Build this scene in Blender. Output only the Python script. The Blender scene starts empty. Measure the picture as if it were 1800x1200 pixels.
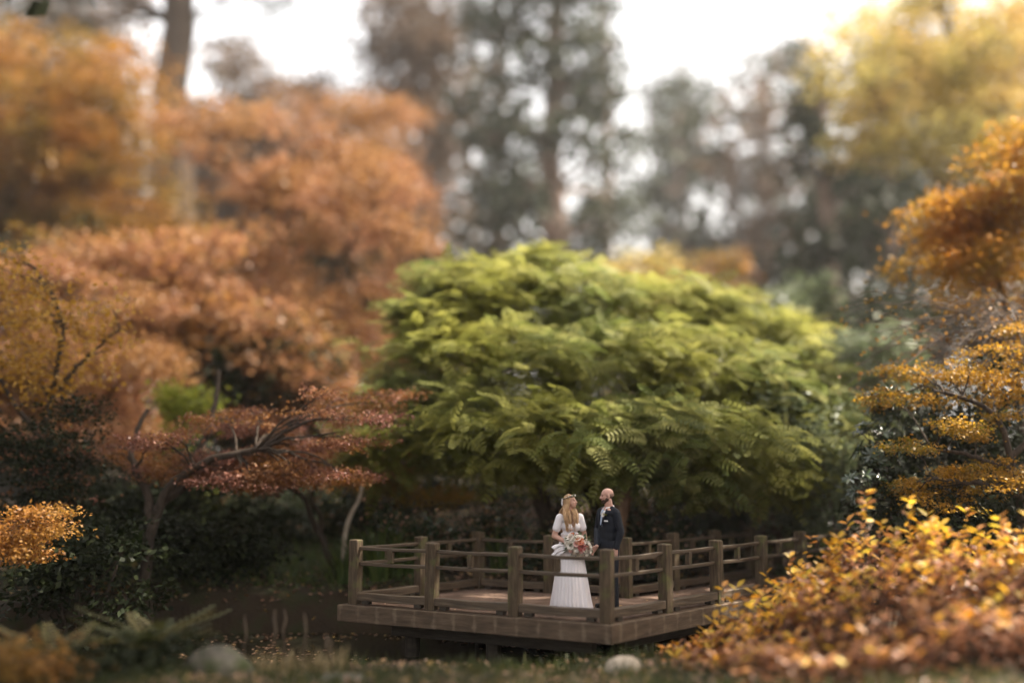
import bpy, bmesh, math, random
import numpy as np
from mathutils import Vector, Matrix, Euler
R = math.radians
scene = bpy.context.scene
C = scene.collection
rng = np.random.default_rng(7)
random.seed(7)

# ------------------------------------------------------------------ camera
FPX, HORIZON, CAM_Z = 1750.0, 830.0, 2.03
PITCH = math.atan((HORIZON - 600.0) / FPX)
cam_d = bpy.data.cameras.new('camera')
cam = bpy.data.objects.new('camera', cam_d); C.objects.link(cam)
cam_d.sensor_width = 36.0; cam_d.lens = 35.0
cam_d.clip_start = 0.1; cam_d.clip_end = 2000.0
cam.location = (0, 0, CAM_Z)
cam.rotation_euler = (R(90) + PITCH, 0, 0)
cam_d.dof.use_dof = True
cam_d.dof.focus_distance = 15.3
cam_d.dof.aperture_fstop = 0.112
cam_d.dof.aperture_blades = 0
scene.camera = cam

# ------------------------------------------------------------------ world, sun, exposure
SUN_EL, SUN_AZ = 54.0, 80.0           # azimuth: degrees to the right of the view direction
world = bpy.data.worlds.new('World'); scene.world = world; world.use_nodes = True
wn = world.node_tree; wn.nodes.clear()
sky = wn.nodes.new('ShaderNodeTexSky'); sky.sky_type = 'NISHITA'; sky.sun_disc = False
sky.sun_elevation = R(SUN_EL); sky.sun_rotation = R(SUN_AZ)
sky.air_density = 1.6; sky.dust_density = 10.0; sky.ozone_density = 0.6
bg = wn.nodes.new('ShaderNodeBackground'); bg.inputs['Strength'].default_value = 0.085
wo = wn.nodes.new('ShaderNodeOutputWorld')
veil = wn.nodes.new('ShaderNodeMix'); veil.data_type = 'RGBA'; veil.inputs[0].default_value = 0.5      # thin bright cloud all over the sky
veil.inputs[7].default_value = (11.0, 10.5, 10.1, 1.0)
wn.links.new(sky.outputs[0], veil.inputs[6]); wn.links.new(veil.outputs[2], bg.inputs[0]); wn.links.new(bg.outputs[0], wo.inputs[0])
sun_d = bpy.data.lights.new('sun', 'SUN'); sun_d.energy = 5.0; sun_d.angle = R(0.6); sun_d.color = (1.0, 0.90, 0.76)
sun = bpy.data.objects.new('sun', sun_d); C.objects.link(sun)
sdir = Vector((math.sin(R(SUN_AZ)) * math.cos(R(SUN_EL)), math.cos(R(SUN_AZ)) * math.cos(R(SUN_EL)), math.sin(R(SUN_EL))))
sun.rotation_euler = sdir.to_track_quat('Z', 'Y').to_euler(); sun.location = sdir * 60
vs = scene.view_settings
vs.view_transform = 'Standard'; vs.look = 'None'; vs.gamma = 1.0; vs.exposure = 1.9; vs.use_curve_mapping = False
scene.render.engine = 'CYCLES'
cy = scene.cycles
cy.use_denoising = True; cy.max_bounces = 7; cy.diffuse_bounces = 3; cy.glossy_bounces = 2
cy.transmission_bounces = 4; cy.volume_bounces = 0; cy.caustics_reflective = False; cy.caustics_refractive = False
cy.sample_clamp_indirect = 6.0

# ------------------------------------------------------------------ helpers
cp, sp_ = math.cos(PITCH), math.sin(PITCH)
def at(px, py, d):
    """a photo pixel at the distance d of the thing it belongs to"""
    u, v = (px - 900.0) / FPX, (600.0 - py) / FPX
    y, z = cp - v * sp_, sp_ + v * cp
    return Vector((u * d / y, d, CAM_Z + z * d / y))
def link(o): C.objects.link(o); return o
def tag(o, label=None, cat=None, group=None, kind=None):
    if label: o['label'] = label
    if cat: o['category'] = cat
    if group: o['group'] = group
    if kind: o['kind'] = kind
    return o
def empty(name, loc=(0, 0, 0), rz=0.0):
    o = bpy.data.objects.new(name, None); o.empty_display_size = 0.2
    o.location = loc; o.rotation_euler = (0, 0, rz); return link(o)
def thing(name, label, cat, loc=(0, 0, 0), rz=0.0, group=None): return tag(empty(name, loc, rz), label, cat, group)
def obj(name, mesh, mat, parent=None, world_space=True):
    o = bpy.data.objects.new(name, mesh)
    if mat is not None and not mesh.materials: mesh.materials.append(mat)
    link(o)
    if parent is not None:
        o.parent = parent
        if world_space:
            par = parent; m = Matrix.Identity(4)
            chain = []
            while par is not None: chain.append(par.matrix_basis.copy()); par = par.parent
            for k in reversed(chain): m = m @ k
            o.matrix_parent_inverse = m.inverted()
    return o
def np_mesh(name, V, F, smooth=False, tint=None):
    """V (n,3); F (m,k) array of equal faces, or list of such arrays"""
    me = bpy.data.meshes.new(name)
    Fs = F if isinstance(F, list) else [F]
    Fs = [np.asarray(f, dtype=np.int32) for f in Fs if len(f)]
    V = np.asarray(V, dtype=np.float32)
    me.vertices.add(len(V)); me.vertices.foreach_set('co', V.ravel())
    nl = sum(f.size for f in Fs); nf = sum(len(f) for f in Fs)
    me.loops.add(nl); me.loops.foreach_set('vertex_index', np.concatenate([f.ravel() for f in Fs]))
    me.polygons.add(nf)
    tot = np.concatenate([np.full(len(f), f.shape[1], np.int32) for f in Fs])
    st = np.concatenate(([0], np.cumsum(tot)[:-1])).astype(np.int32)
    me.polygons.foreach_set('loop_start', st)
    me.update(calc_edges=True)
    if smooth: me.polygons.foreach_set('use_smooth', np.ones(nf, bool))
    if tint is not None:
        a = me.attributes.new('tint', 'FLOAT', 'POINT'); a.data.foreach_set('value', np.asarray(tint, np.float32))
    me.validate(); return me
def bm_mesh(name, bm, smooth=False):
    me = bpy.data.meshes.new(name); bmesh.ops.recalc_face_normals(bm, faces=bm.faces[:]); bm.to_mesh(me); bm.free()
    if smooth:
        for p in me.polygons: p.use_smooth = True
    return me
def unit(a): return a / np.maximum(np.linalg.norm(a, axis=-1, keepdims=True), 1e-9)

# ------------------------------------------------------------------ materials
def nt(name):
    m = bpy.data.materials.new(name); m.use_nodes = True; t = m.node_tree; t.nodes.clear()
    o = t.nodes.new('ShaderNodeOutputMaterial'); return m, t, o
def ramp(t, stops, src=None):
    r = t.nodes.new('ShaderNodeValToRGB'); e = r.color_ramp.elements
    while len(e) > 1: e.remove(e[-1])
    e[0].position = stops[0][0]; e[0].color = (*stops[0][1], 1)
    for p, c in stops[1:]:
        k = e.new(p); k.color = (*c, 1)
    if src is not None: t.links.new(src, r.inputs[0])
    return r
def leaf_mat(name, cols, trans=0.45, rough=0.5, spec=0.35, patch=0.0, patch_cols=None, patch_scale=0.6):
    m, t, o = nt(name)
    a = t.nodes.new('ShaderNodeAttribute'); a.attribute_name = 'tint'
    n = len(cols)
    r = ramp(t, [(i / max(n - 1, 1), c) for i, c in enumerate(cols)], a.outputs['Fac'])
    col = r.outputs[0]
    if patch_cols:
        g = t.nodes.new('ShaderNodeNewGeometry'); nz = t.nodes.new('ShaderNodeTexNoise')
        nz.inputs['Scale'].default_value = patch_scale; nz.inputs['Detail'].default_value = 2
        t.links.new(g.outputs['Position'], nz.inputs['Vector'])
        mr = t.nodes.new('ShaderNodeMapRange'); mr.inputs[1].default_value = 0.5 - patch; mr.inputs[2].default_value = 0.5 + patch + 0.02
        t.links.new(nz.outputs['Fac'], mr.inputs[0])
        r2 = ramp(t, [(i / max(len(patch_cols) - 1, 1), c) for i, c in enumerate(patch_cols)], a.outputs['Fac'])
        mx = t.nodes.new('ShaderNodeMix'); mx.data_type = 'RGBA'
        t.links.new(mr.outputs[0], mx.inputs[0]); t.links.new(col, mx.inputs[6]); t.links.new(r2.outputs[0], mx.inputs[7])
        col = mx.outputs[2]
    p = t.nodes.new('ShaderNodeBsdfPrincipled'); p.inputs['Roughness'].default_value = rough
    p.inputs['Specular IOR Level'].default_value = spec
    tr = t.nodes.new('ShaderNodeBsdfTranslucent'); mix = t.nodes.new('ShaderNodeMixShader'); mix.inputs[0].default_value = trans
    t.links.new(col, p.inputs['Base Color']); t.links.new(col, tr.inputs['Color'])
    t.links.new(p.outputs[0], mix.inputs[1]); t.links.new(tr.outputs[0], mix.inputs[2]); t.links.new(mix.outputs[0], o.inputs[0])
    return m
def surf(name, stops, scale=5.0, rough=0.8, stretch=(1, 1, 1), bump=0.3, detail=6, coord='Object', spec=0.3, bscale=None, extra=None):
    m, t, o = nt(name)
    tc = t.nodes.new('ShaderNodeTexCoord'); mp = t.nodes.new('ShaderNodeMapping'); mp.inputs['Scale'].default_value = stretch
    if coord == 'World':
        g = t.nodes.new('ShaderNodeNewGeometry'); t.links.new(g.outputs['Position'], mp.inputs[0])
    else: t.links.new(tc.outputs[coord], mp.inputs[0])
    nz = t.nodes.new('ShaderNodeTexNoise'); nz.inputs['Scale'].default_value = scale; nz.inputs['Detail'].default_value = detail
    nz.inputs['Roughness'].default_value = 0.62
    t.links.new(mp.outputs[0], nz.inputs['Vector'])
    r = ramp(t, stops, nz.outputs['Fac']); col = r.outputs[0]
    if extra: col = extra(t, col, tc, mp)
    p = t.nodes.new('ShaderNodeBsdfPrincipled'); p.inputs['Roughness'].default_value = rough; p.inputs['Specular IOR Level'].default_value = spec
    t.links.new(col, p.inputs['Base Color'])
    if bump:
        b = t.nodes.new('ShaderNodeBump'); b.inputs['Strength'].default_value = bump; b.inputs['Distance'].default_value = 0.03
        src = nz.outputs['Fac']
        if bscale:
            n2 = t.nodes.new('ShaderNodeTexNoise'); n2.inputs['Scale'].default_value = bscale; n2.inputs['Detail'].default_value = 5
            t.links.new(mp.outputs[0], n2.inputs['Vector']); src = n2.outputs['Fac']
        t.links.new(src, b.inputs['Height']); t.links.new(b.outputs[0], p.inputs['Normal'])
    t.links.new(p.outputs[0], o.inputs[0]); return m
def plain(name, col, rough=0.6, spec=0.3, sheen=0.0, var=0.12, scale=30):
    d = [tuple(max(0, c * (1 - var)) for c in col), tuple(min(1, c * (1 + var)) for c in col)]
    return surf(name, [(0.3, d[0]), (0.7, d[1])], scale=scale, rough=rough, spec=spec, bump=0.08)

def moss_mix(col, lo, hi, scale):
    def f(t, c, tc, mp):
        nz = t.nodes.new('ShaderNodeTexNoise'); nz.inputs['Scale'].default_value = scale; nz.inputs['Detail'].default_value = 4
        g = t.nodes.new('ShaderNodeNewGeometry'); t.links.new(g.outputs['Position'], nz.inputs['Vector'])
        mr = t.nodes.new('ShaderNodeMapRange'); mr.inputs[1].default_value = lo; mr.inputs[2].default_value = hi
        t.links.new(nz.outputs['Fac'], mr.inputs[0])
        mx = t.nodes.new('ShaderNodeMix'); mx.data_type = 'RGBA'; mx.inputs[7].default_value = (*col, 1)
        t.links.new(mr.outputs[0], mx.inputs[0]); t.links.new(c, mx.inputs[6]); return mx.outputs[2]
    return f
def fascia_marks(t, c, tc, mp):
    # pale vertical drip stains below the joists, at uneven strength
    g = t.nodes.new('ShaderNodeTexCoord')
    s = t.nodes.new('ShaderNodeSeparateXYZ'); t.links.new(g.outputs['Object'], s.inputs[0])
    w = t.nodes.new('ShaderNodeMath'); w.operation = 'MULTIPLY'; w.inputs[1].default_value = 2.9; t.links.new(s.outputs[0], w.inputs[0])
    fr = t.nodes.new('ShaderNodeMath'); fr.operation = 'FRACT'; t.links.new(w.outputs[0], fr.inputs[0])
    d = t.nodes.new('ShaderNodeMath'); d.operation = 'SUBTRACT'; d.inputs[1].default_value = 0.5; t.links.new(fr.outputs[0], d.inputs[0])
    ab = t.nodes.new('ShaderNodeMath'); ab.operation = 'ABSOLUTE'; t.links.new(d.outputs[0], ab.inputs[0])
    n = t.nodes.new('ShaderNodeTexNoise'); n.inputs['Scale'].default_value = 7; n.inputs['Detail'].default_value = 3
    t.links.new(g.outputs['Object'], n.inputs['Vector'])
    ad = t.nodes.new('ShaderNodeMath'); ad.operation = 'MULTIPLY_ADD'; ad.inputs[1].default_value = 0.55; t.links.new(n.outputs['Fac'], ad.inputs[0]); t.links.new(ab.outputs[0], ad.inputs[2])
    mr = t.nodes.new('ShaderNodeMapRange'); mr.inputs[1].default_value = 0.40; mr.inputs[2].default_value = 0.22; mr.inputs[4].default_value = 0.28
    t.links.new(ad.outputs[0], mr.inputs[0])
    mx = t.nodes.new('ShaderNodeMix'); mx.data_type = 'RGBA'; mx.inputs[7].default_value = (0.36, 0.28, 0.19, 1)
    t.links.new(mr.outputs[0], mx.inputs[0]); t.links.new(c, mx.inputs[6]); return mx.outputs[2]

M = {}
M['post'] = surf('weathered_post_wood', [(0.28, (0.028, 0.018, 0.010)), (0.5, (0.075, 0.051, 0.030)), (0.78, (0.17, 0.125, 0.078))], 9, 0.75, (3, 3, 0.35), 0.5, extra=moss_mix((0.10, 0.10, 0.035), 0.52, 0.72, 5))
M['rail'] = surf('weathered_rail_wood', [(0.28, (0.033, 0.021, 0.012)), (0.55, (0.085, 0.057, 0.034)), (0.8, (0.19, 0.14, 0.09))], 8, 0.55, (0.3, 4, 4), 0.4, spec=0.5)
M['fascia'] = surf('fascia_wood', [(0.28, (0.045, 0.029, 0.018)), (0.55, (0.105, 0.071, 0.046)), (0.85, (0.18, 0.13, 0.085))], 6, 0.75, (0.35, 3, 2), 0.4, extra=fascia_marks)
M['deck'] = surf('gritty_deck', [(0.3, (0.09, 0.055, 0.038)), (0.55, (0.17, 0.11, 0.08)), (0.75, (0.24, 0.165, 0.125))], 3.0, 0.9, (1, 1, 1), 0.35, bscale=60)
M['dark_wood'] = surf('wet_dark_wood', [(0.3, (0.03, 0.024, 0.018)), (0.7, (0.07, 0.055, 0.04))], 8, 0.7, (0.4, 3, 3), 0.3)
M['path'] = surf('reddish_path', [(0.3, (0.24, 0.15, 0.125)), (0.6, (0.36, 0.25, 0.22)), (0.8, (0.42, 0.31, 0.27))], 2.5, 0.9, coord='World', bump=0.3, bscale=50)
M['ground'] = surf('forest_floor', [(0.25, (0.014, 0.010, 0.006)), (0.5, (0.034, 0.022, 0.012)), (0.62, (0.026, 0.028, 0.010)), (0.8, (0.07, 0.04, 0.02))], 1.6, 0.95, coord='World', bump=0.6, bscale=14)
M['bark'] = surf('dark_bark', [(0.3, (0.025, 0.018, 0.013)), (0.7, (0.085, 0.062, 0.045))], 10, 0.9, (2, 2, 0.4), 0.8, coord='World')
M['bark_pale'] = surf('pale_brown_bark', [(0.3, (0.14, 0.085, 0.05)), (0.7, (0.30, 0.19, 0.12))], 9, 0.85, (2, 2, 0.6), 0.7, coord='World')
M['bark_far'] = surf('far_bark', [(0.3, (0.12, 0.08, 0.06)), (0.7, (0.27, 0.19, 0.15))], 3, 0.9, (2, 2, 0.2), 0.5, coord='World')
M['bark_grey'] = surf('grey_twig_bark', [(0.3, (0.07, 0.052, 0.042)), (0.7, (0.17, 0.13, 0.105))], 12, 0.85, coord='World', bump=0.4)
M['rock'] = surf('mossy_rock', [(0.3, (0.05, 0.045, 0.035)), (0.7, (0.16, 0.14, 0.11))], 4, 0.9, bump=0.8, extra=moss_mix((0.05, 0.06, 0.02), 0.5, 0.65, 3))
M['rock_pale'] = surf('pale_rock', [(0.3, (0.34, 0.28, 0.21)), (0.7, (0.58, 0.49, 0.39))], 5, 0.85, bump=0.5)
M['maple_brown'] = leaf_mat('red_brown_leaves', [(0.11, 0.046, 0.023), (0.23, 0.10, 0.048), (0.34, 0.165, 0.08), (0.39, 0.225, 0.11)], 0.48, patch=0.05, patch_cols=[(0.15, 0.07, 0.025), (0.27, 0.135, 0.05), (0.36, 0.20, 0.07)], patch_scale=0.33)
M['maple_lowbrown'] = leaf_mat('dusky_red_leaves', [(0.12, 0.045, 0.032), (0.22, 0.088, 0.060), (0.36, 0.17, 0.115)], 0.42, patch=0.08, patch_cols=[(0.26, 0.10, 0.02), (0.38, 0.19, 0.06)], patch_scale=0.8)
M['maple_orange'] = leaf_mat('orange_leaves', [(0.20, 0.078, 0.014), (0.32, 0.135, 0.026), (0.41, 0.21, 0.05)], 0.45, patch=0.1, patch_cols=[(0.085, 0.07, 0.014), (0.22, 0.14, 0.025), (0.34, 0.20, 0.04)], patch_scale=0.5)
M['maple_vivid'] = leaf_mat('vivid_orange_leaves', [(0.30, 0.11, 0.014), (0.46, 0.19, 0.024), (0.56, 0.29, 0.05)], 0.48, patch=0.1, patch_cols=[(0.15, 0.11, 0.014), (0.38, 0.23, 0.026), (0.50, 0.28, 0.035)], patch_scale=0.6)
M['maple_gold'] = leaf_mat('golden_leaves', [(0.25, 0.135, 0.014), (0.43, 0.235, 0.023), (0.54, 0.28, 0.035)], 0.45, patch=0.07, patch_cols=[(0.07, 0.075, 0.010), (0.20, 0.15, 0.015), (0.36, 0.17, 0.02)], patch_scale=0.9)
M['yellow'] = leaf_mat('yellow_leaves', [(0.25, 0.12, 0.014), (0.44, 0.24, 0.028), (0.54, 0.35, 0.08)], 0.5)
M['frond'] = leaf_mat('green_fronds', [(0.075, 0.105, 0.03), (0.15, 0.18, 0.048), (0.25, 0.255, 0.085), (0.36, 0.34, 0.125)], 0.50, 0.6, 0.22, patch=0.12, patch_cols=[(0.14, 0.15, 0.032), (0.26, 0.26, 0.055), (0.40, 0.38, 0.10)], patch_scale=0.35)
M['conifer'] = leaf_mat('grey_green_needles', [(0.028, 0.038, 0.024), (0.055, 0.065, 0.04), (0.085, 0.085, 0.055)], 0.25, 0.6, 0.2)
M['lacebrown'] = leaf_mat('far_brown_leaves', [(0.06, 0.045, 0.03), (0.11, 0.075, 0.05), (0.16, 0.10, 0.065)], 0.3, 0.6, 0.2)
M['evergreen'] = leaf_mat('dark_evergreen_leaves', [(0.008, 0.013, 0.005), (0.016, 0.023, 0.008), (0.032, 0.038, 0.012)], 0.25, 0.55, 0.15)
M['yellowgreen'] = leaf_mat('yellow_green_leaves', [(0.28, 0.25, 0.07), (0.42, 0.36, 0.11), (0.52, 0.43, 0.15)], 0.58, patch=0.1, patch_cols=[(0.36, 0.22, 0.06), (0.48, 0.32, 0.10)], patch_scale=0.3)
M['lime'] = leaf_mat('lime_leaves', [(0.14, 0.17, 0.02), (0.25, 0.28, 0.035), (0.36, 0.34, 0.05)], 0.5)
M['greygreen'] = leaf_mat('grey_green_leaves', [(0.07, 0.09, 0.045), (0.12, 0.15, 0.075), (0.20, 0.22, 0.11)], 0.38, 0.45, 0.4)
M['glossy'] = leaf_mat('glossy_dark_leaves', [(0.018, 0.032, 0.014), (0.035, 0.055, 0.022), (0.06, 0.08, 0.03)], 0.15, 0.22, 0.7)
M['litter'] = leaf_mat('fallen_leaves', [(0.11, 0.055, 0.03), (0.30, 0.15, 0.09), (0.48, 0.29, 0.19), (0.50, 0.31, 0.08)], 0.2, 0.35, 0.6)
M['strap'] = leaf_mat('strap_leaves', [(0.04, 0.07, 0.018), (0.08, 0.125, 0.03), (0.17, 0.21, 0.05)], 0.4, 0.28, 0.6)
M['fern'] = leaf_mat('fern_leaves', [(0.04, 0.05, 0.016), (0.08, 0.085, 0.026), (0.20, 0.165, 0.06)], 0.4, 0.5)
M['grass'] = leaf_mat('grass_blades', [(0.025, 0.038, 0.008), (0.045, 0.06, 0.014), (0.10, 0.10, 0.03)], 0.4)
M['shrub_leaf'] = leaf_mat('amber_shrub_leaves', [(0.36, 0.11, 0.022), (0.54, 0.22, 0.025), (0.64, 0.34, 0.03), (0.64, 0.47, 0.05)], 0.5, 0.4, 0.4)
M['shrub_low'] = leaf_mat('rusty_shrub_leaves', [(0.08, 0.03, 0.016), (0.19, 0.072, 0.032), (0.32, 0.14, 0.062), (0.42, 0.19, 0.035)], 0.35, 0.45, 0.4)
M['straw'] = leaf_mat('straw', [(0.22, 0.16, 0.08), (0.36, 0.28, 0.15)], 0.3)

# ------------------------------------------------------------------ leaf and tube builders
TPL = {
 'diamond': (np.array([(0, 0, 0), (0.45, 0.5, 0.06), (1, 0, 0), (0.45, -0.5, 0.06)], float), np.array([(0, 3, 2, 1)])),
 'oval': (np.array([(0, 0, 0), (0.25, 0.42, 0.05), (0.62, 0.45, 0.03), (1, 0, -0.12), (0.62, -0.45, 0.03), (0.25, -0.42, 0.05)], float),
          np.array([(0, 5, 4, 3), (0, 3, 2, 1)])),
 'blade': (np.array([(0, -0.5, 0), (0, 0.5, 0), (0.4, 0.45, 0.16), (0.4, -0.45, 0.16), (0.75, 0.32, 0.14), (0.75, -0.32, 0.14), (1, 0.03, -0.08), (1, -0.03, -0.08)], float),
           np.array([(0, 3, 2, 1), (3, 5, 4, 2), (5, 7, 6, 4)])),
}
def frond_tpl(pairs, wid, droop, seg=5):
    V, F = [], []
    def rz(t): return 0.10 * math.sin(math.pi * min(t * 1.2, 1)) - droop * t * t
    for k in range(seg + 1):
        t = k / seg; V += [(t, -0.008, rz(t)), (t, 0.008, rz(t))]
        if k: i = 2 * k; F.append((i - 2, i, i + 1, i - 1))
    for k in range(pairs):
        t = 0.10 + 0.86 * k / (pairs - 1)
        l = wid * math.sin(math.pi * (0.18 + 0.74 * t)) ** 0.7
        w = 0.40 * 0.86 / pairs
        for s in (-1, 1):
            z = rz(t); b = len(V); a = 0.28
            V += [(t, 0, z), (t + a * l * 0.5 - w, s * l * 0.5, z + 0.02 - 0.05 * l), (t + a * l, s * l, z - 0.22 * l), (t + a * l * 0.5 + w, s * l * 0.5, z - 0.01 - 0.05 * l)]
            F.append((b, b + 1, b + 2, b + 3) if s < 0 else (b, b + 3, b + 2, b + 1))
    return np.array(V, float), np.array(F)
TPL['frond'] = frond_tpl(9, 0.22, 0.30, 4)
TPL['fern'] = frond_tpl(14, 0.20, 0.45)
def leaf_arrays(P, D, N, L, W, tpl='diamond', tint=None):
    tv, tf = TPL[tpl]
    n = len(P); L = np.broadcast_to(L, n); W = np.broadcast_to(W, n)
    D = unit(D); S = unit(np.cross(N, D)); N2 = np.cross(D, S)
    V = P[:, None, :] + D[:, None, :] * (tv[None, :, 0] * L[:, None])[..., None] + S[:, None, :] * (tv[None, :, 1] * W[:, None])[..., None] + N2[:, None, :] * (tv[None, :, 2] * L[:, None])[..., None]
    F = tf[None, :, :] + (np.arange(n) * len(tv))[:, None, None]
    if tint is None: tint = rng.random(n)
    return V.reshape(-1, 3), F.reshape(-1, tf.shape[1]), np.repeat(tint, len(tv))
def leaf_mesh(name, *parts):
    Vs, Fs, Ts, off = [], [], [], 0
    for V, F, T in parts:
        Vs.append(V); Fs.append(F + off); Ts.append(T); off += len(V)
    return np_mesh(name, np.concatenate(Vs), np.concatenate(Fs), False, np.concatenate(Ts))
def rand_dir(n, up=0.0, flat=1.0):
    d = rng.normal(size=(n, 3)); d[:, 2] *= flat; d[:, 2] += up; return unit(d)
def tubes(lines, sides=6):
    """lines: list of (points (k,3), radii (k,))"""
    Vs, Fs, off = [], [], 0
    ang = np.arange(sides) * 2 * math.pi / sides
    for pts, rad in lines:
        pts = np.asarray(pts, float); rad = np.asarray(rad, float); k = len(pts)
        t = unit(np.gradient(pts, axis=0))
        ref = np.array([0.31, 0.17, 0.93]); ref2 = np.array([0.9, 0.3, 0.1])
        a = np.cross(t, ref); bad = np.linalg.norm(a, axis=1) < 0.25
        if bad.any(): a = np.cross(t, ref2)
        a = unit(a); b = np.cross(t, a)
        ring = pts[:, None, :] + rad[:, None, None] * (np.cos(ang)[None, :, None] * a[:, None, :] + np.sin(ang)[None, :, None] * b[:, None, :])
        Vs.append(ring.reshape(-1, 3))
        i = np.arange(k - 1)[:, None] * sides; j = np.arange(sides)[None, :]; jn = (j + 1) % sides
        f = np.stack([i + j, i + jn, i + sides + jn, i + sides + j], -1).reshape(-1, 4) + off
        Fs.append(f); off += k * sides
    return np.concatenate(Vs), np.concatenate(Fs)
def tube_mesh(name, lines, sides=6): V, F = tubes(lines, sides); return np_mesh(name, V, F, True)
def curve_pts(p0, p1, n=7, sag=0.0, wob=0.0, bow=None):
    p0 = np.asarray(p0, float); p1 = np.asarray(p1, float); t = np.linspace(0, 1, n)[:, None]
    p = p0 + (p1 - p0) * t; p[:, 2] += sag * np.sin(math.pi * t[:, 0])
    if bow is not None: p += np.asarray(bow, float) * np.sin(math.pi * t)
    if wob:
        w = rng.normal(size=(n, 3)) * wob; w[0] = 0; w[-1] = 0; p += w
    return p
def poly_interp(pts, n):
    pts = np.asarray(pts, float); s = np.concatenate(([0], np.cumsum(np.linalg.norm(np.diff(pts, axis=0), axis=1))))
    # smooth (Catmull-Rom-like through cubic Hermite)
    m = np.gradient(pts, s, axis=0) if len(pts) > 2 else np.repeat((pts[1:] - pts[:1]) / s[-1], 2, 0)
    q = np.linspace(0, s[-1], n); k = np.clip(np.searchsorted(s, q, 'right') - 1, 0, len(pts) - 2)
    h = (s[k + 1] - s[k])[:, None]; u = ((q - s[k])[:, None]) / h
    return ((2*u**3 - 3*u**2 + 1) * pts[k] + (u**3 - 2*u**2 + u) * h * m[k] + (-2*u**3 + 3*u**2) * pts[k + 1] + (u**3 - u**2) * h * m[k + 1])

def clusters(lumps, nsub, lo=0.5, hi=1.05):
    """sub-cluster centres inside ellipsoid lumps (c, r); returns centres, outward dirs, lump index"""
    out, dirs, idx = [], [], []
    for i, (c, r) in enumerate(lumps):
        n = max(1, int(nsub * (r[0] * r[1] * r[2]) ** (1 / 3)))
        d = rand_dir(n); rad = lo + (hi - lo) * rng.random(n) ** 0.6
        out.append(np.asarray(c, float) + d * np.asarray(r, float) * rad[:, None]); dirs.append(d); idx.append(np.full(n, i))
    return np.concatenate(out), np.concatenate(dirs), np.concatenate(idx)
def foliage(lumps, nsub, nleaf, sub_r, flat, L, W, tpl='diamond', up=1.2, lo=0.5, droop=-0.2, tint_c=0.25):
    c, od, ix = clusters(lumps, nsub, lo)
    n = len(c)
    k = np.repeat(np.arange(n), nleaf)
    P = c[k] + rng.normal(size=(len(k), 3)) * np.array([sub_r, sub_r, sub_r * flat])
    D = rand_dir(len(k)); D = D + 0.7 * od[k]; D[:, 2] = D[:, 2] * 0.5 + droop
    N = rand_dir(len(k), up)
    ct = rng.random(n)
    t = np.clip((1 - tint_c) * rng.random(len(k)) + tint_c * ct[k], 0, 1)
    l = L * (0.7 + 0.6 * rng.random(len(k))); w = W * (0.75 + 0.5 * rng.random(len(k)))
    return leaf_arrays(P, D, N, l, w, tpl, t), c, ix
def tree(name, label, cat, base, trunk, r0, lumps, leaf, mat, bark='bark', group=None, twigs=0.2, limb_r=0.28, sides=7, leaf2=None, mat2=None):
    """trunk: list of polylines (first one the main stem); lumps: crown volumes; leaf: dict for foliage()"""
    root = thing(name, label, cat, base, 0, group)
    lines = []
    stems = []
    for i, pl in enumerate(trunk):
        p = poly_interp(pl, 14); rr = np.linspace(1, 0.42, 14) * (r0 if i == 0 else r0 * 0.68)
        if i == 0: rr[0] *= 1.35; rr[1] *= 1.1
        p[1:-1] += rng.normal(size=(12, 3)) * r0 * 0.18
        lines.append((p, rr)); stems.append((p, rr))
    tm = tube_mesh('trunk', lines, sides + 2)
    obj('trunk', tm, M[bark], root)
    fa, c, ix = foliage(lumps, **leaf)
    allp = np.concatenate([s[0][3:] for s in stems]); allr = np.concatenate([s[1][3:] for s in stems])
    bl = []
    for i, (lc, lr) in enumerate(lumps):
        lc = np.asarray(lc, float)
        d = np.linalg.norm(allp - lc, axis=1) + 1.2 * np.maximum(0, allp[:, 2] - lc[2] + 0.2)
        j = int(np.argmin(d)); r = min(allr[j] * 0.62, r0 * limb_r * (0.6 + 0.4 * np.clip(np.mean(lr), 0.3, 1.6)))
        p = curve_pts(allp[j], lc, 8, sag=0.10 * np.linalg.norm(lc - allp[j]), wob=0.05 * np.linalg.norm(lc - allp[j]) / 3)
        bl.append((p, np.linspace(r, r * 0.35, 8)))
        sub = c[ix == i]; m = max(1, int(len(sub) * twigs))
        for q in sub[rng.permutation(len(sub))[:m]]:
            a = p[rng.integers(4, 8)]
            bl.append((curve_pts(a, q, 4, sag=0.04, wob=0.04), np.linspace(r * 0.32, r * 0.08, 4)))
    tag(obj('branches', tube_mesh('branches', bl, 5), M[bark], root), kind='stuff')
    tag(obj('crown', leaf_mesh('crown', fa), M[mat], root), kind='stuff')
    if leaf2:
        fb, _, _ = foliage(lumps, **leaf2)
        tag(obj('scattered_leaves', leaf_mesh('scattered_leaves', fb), M[mat2], root), kind='stuff')
    return root
def LP(px, py, d, rx, ry, rd=None):
    """a crown volume from its outline in the photo (centre and half sizes in pixels) at distance d"""
    k = d / FPX; c = at(px, py, d)
    return (np.array(c), np.array([rx * k, rd if rd else rx * k * 0.8, ry * k]))

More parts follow.
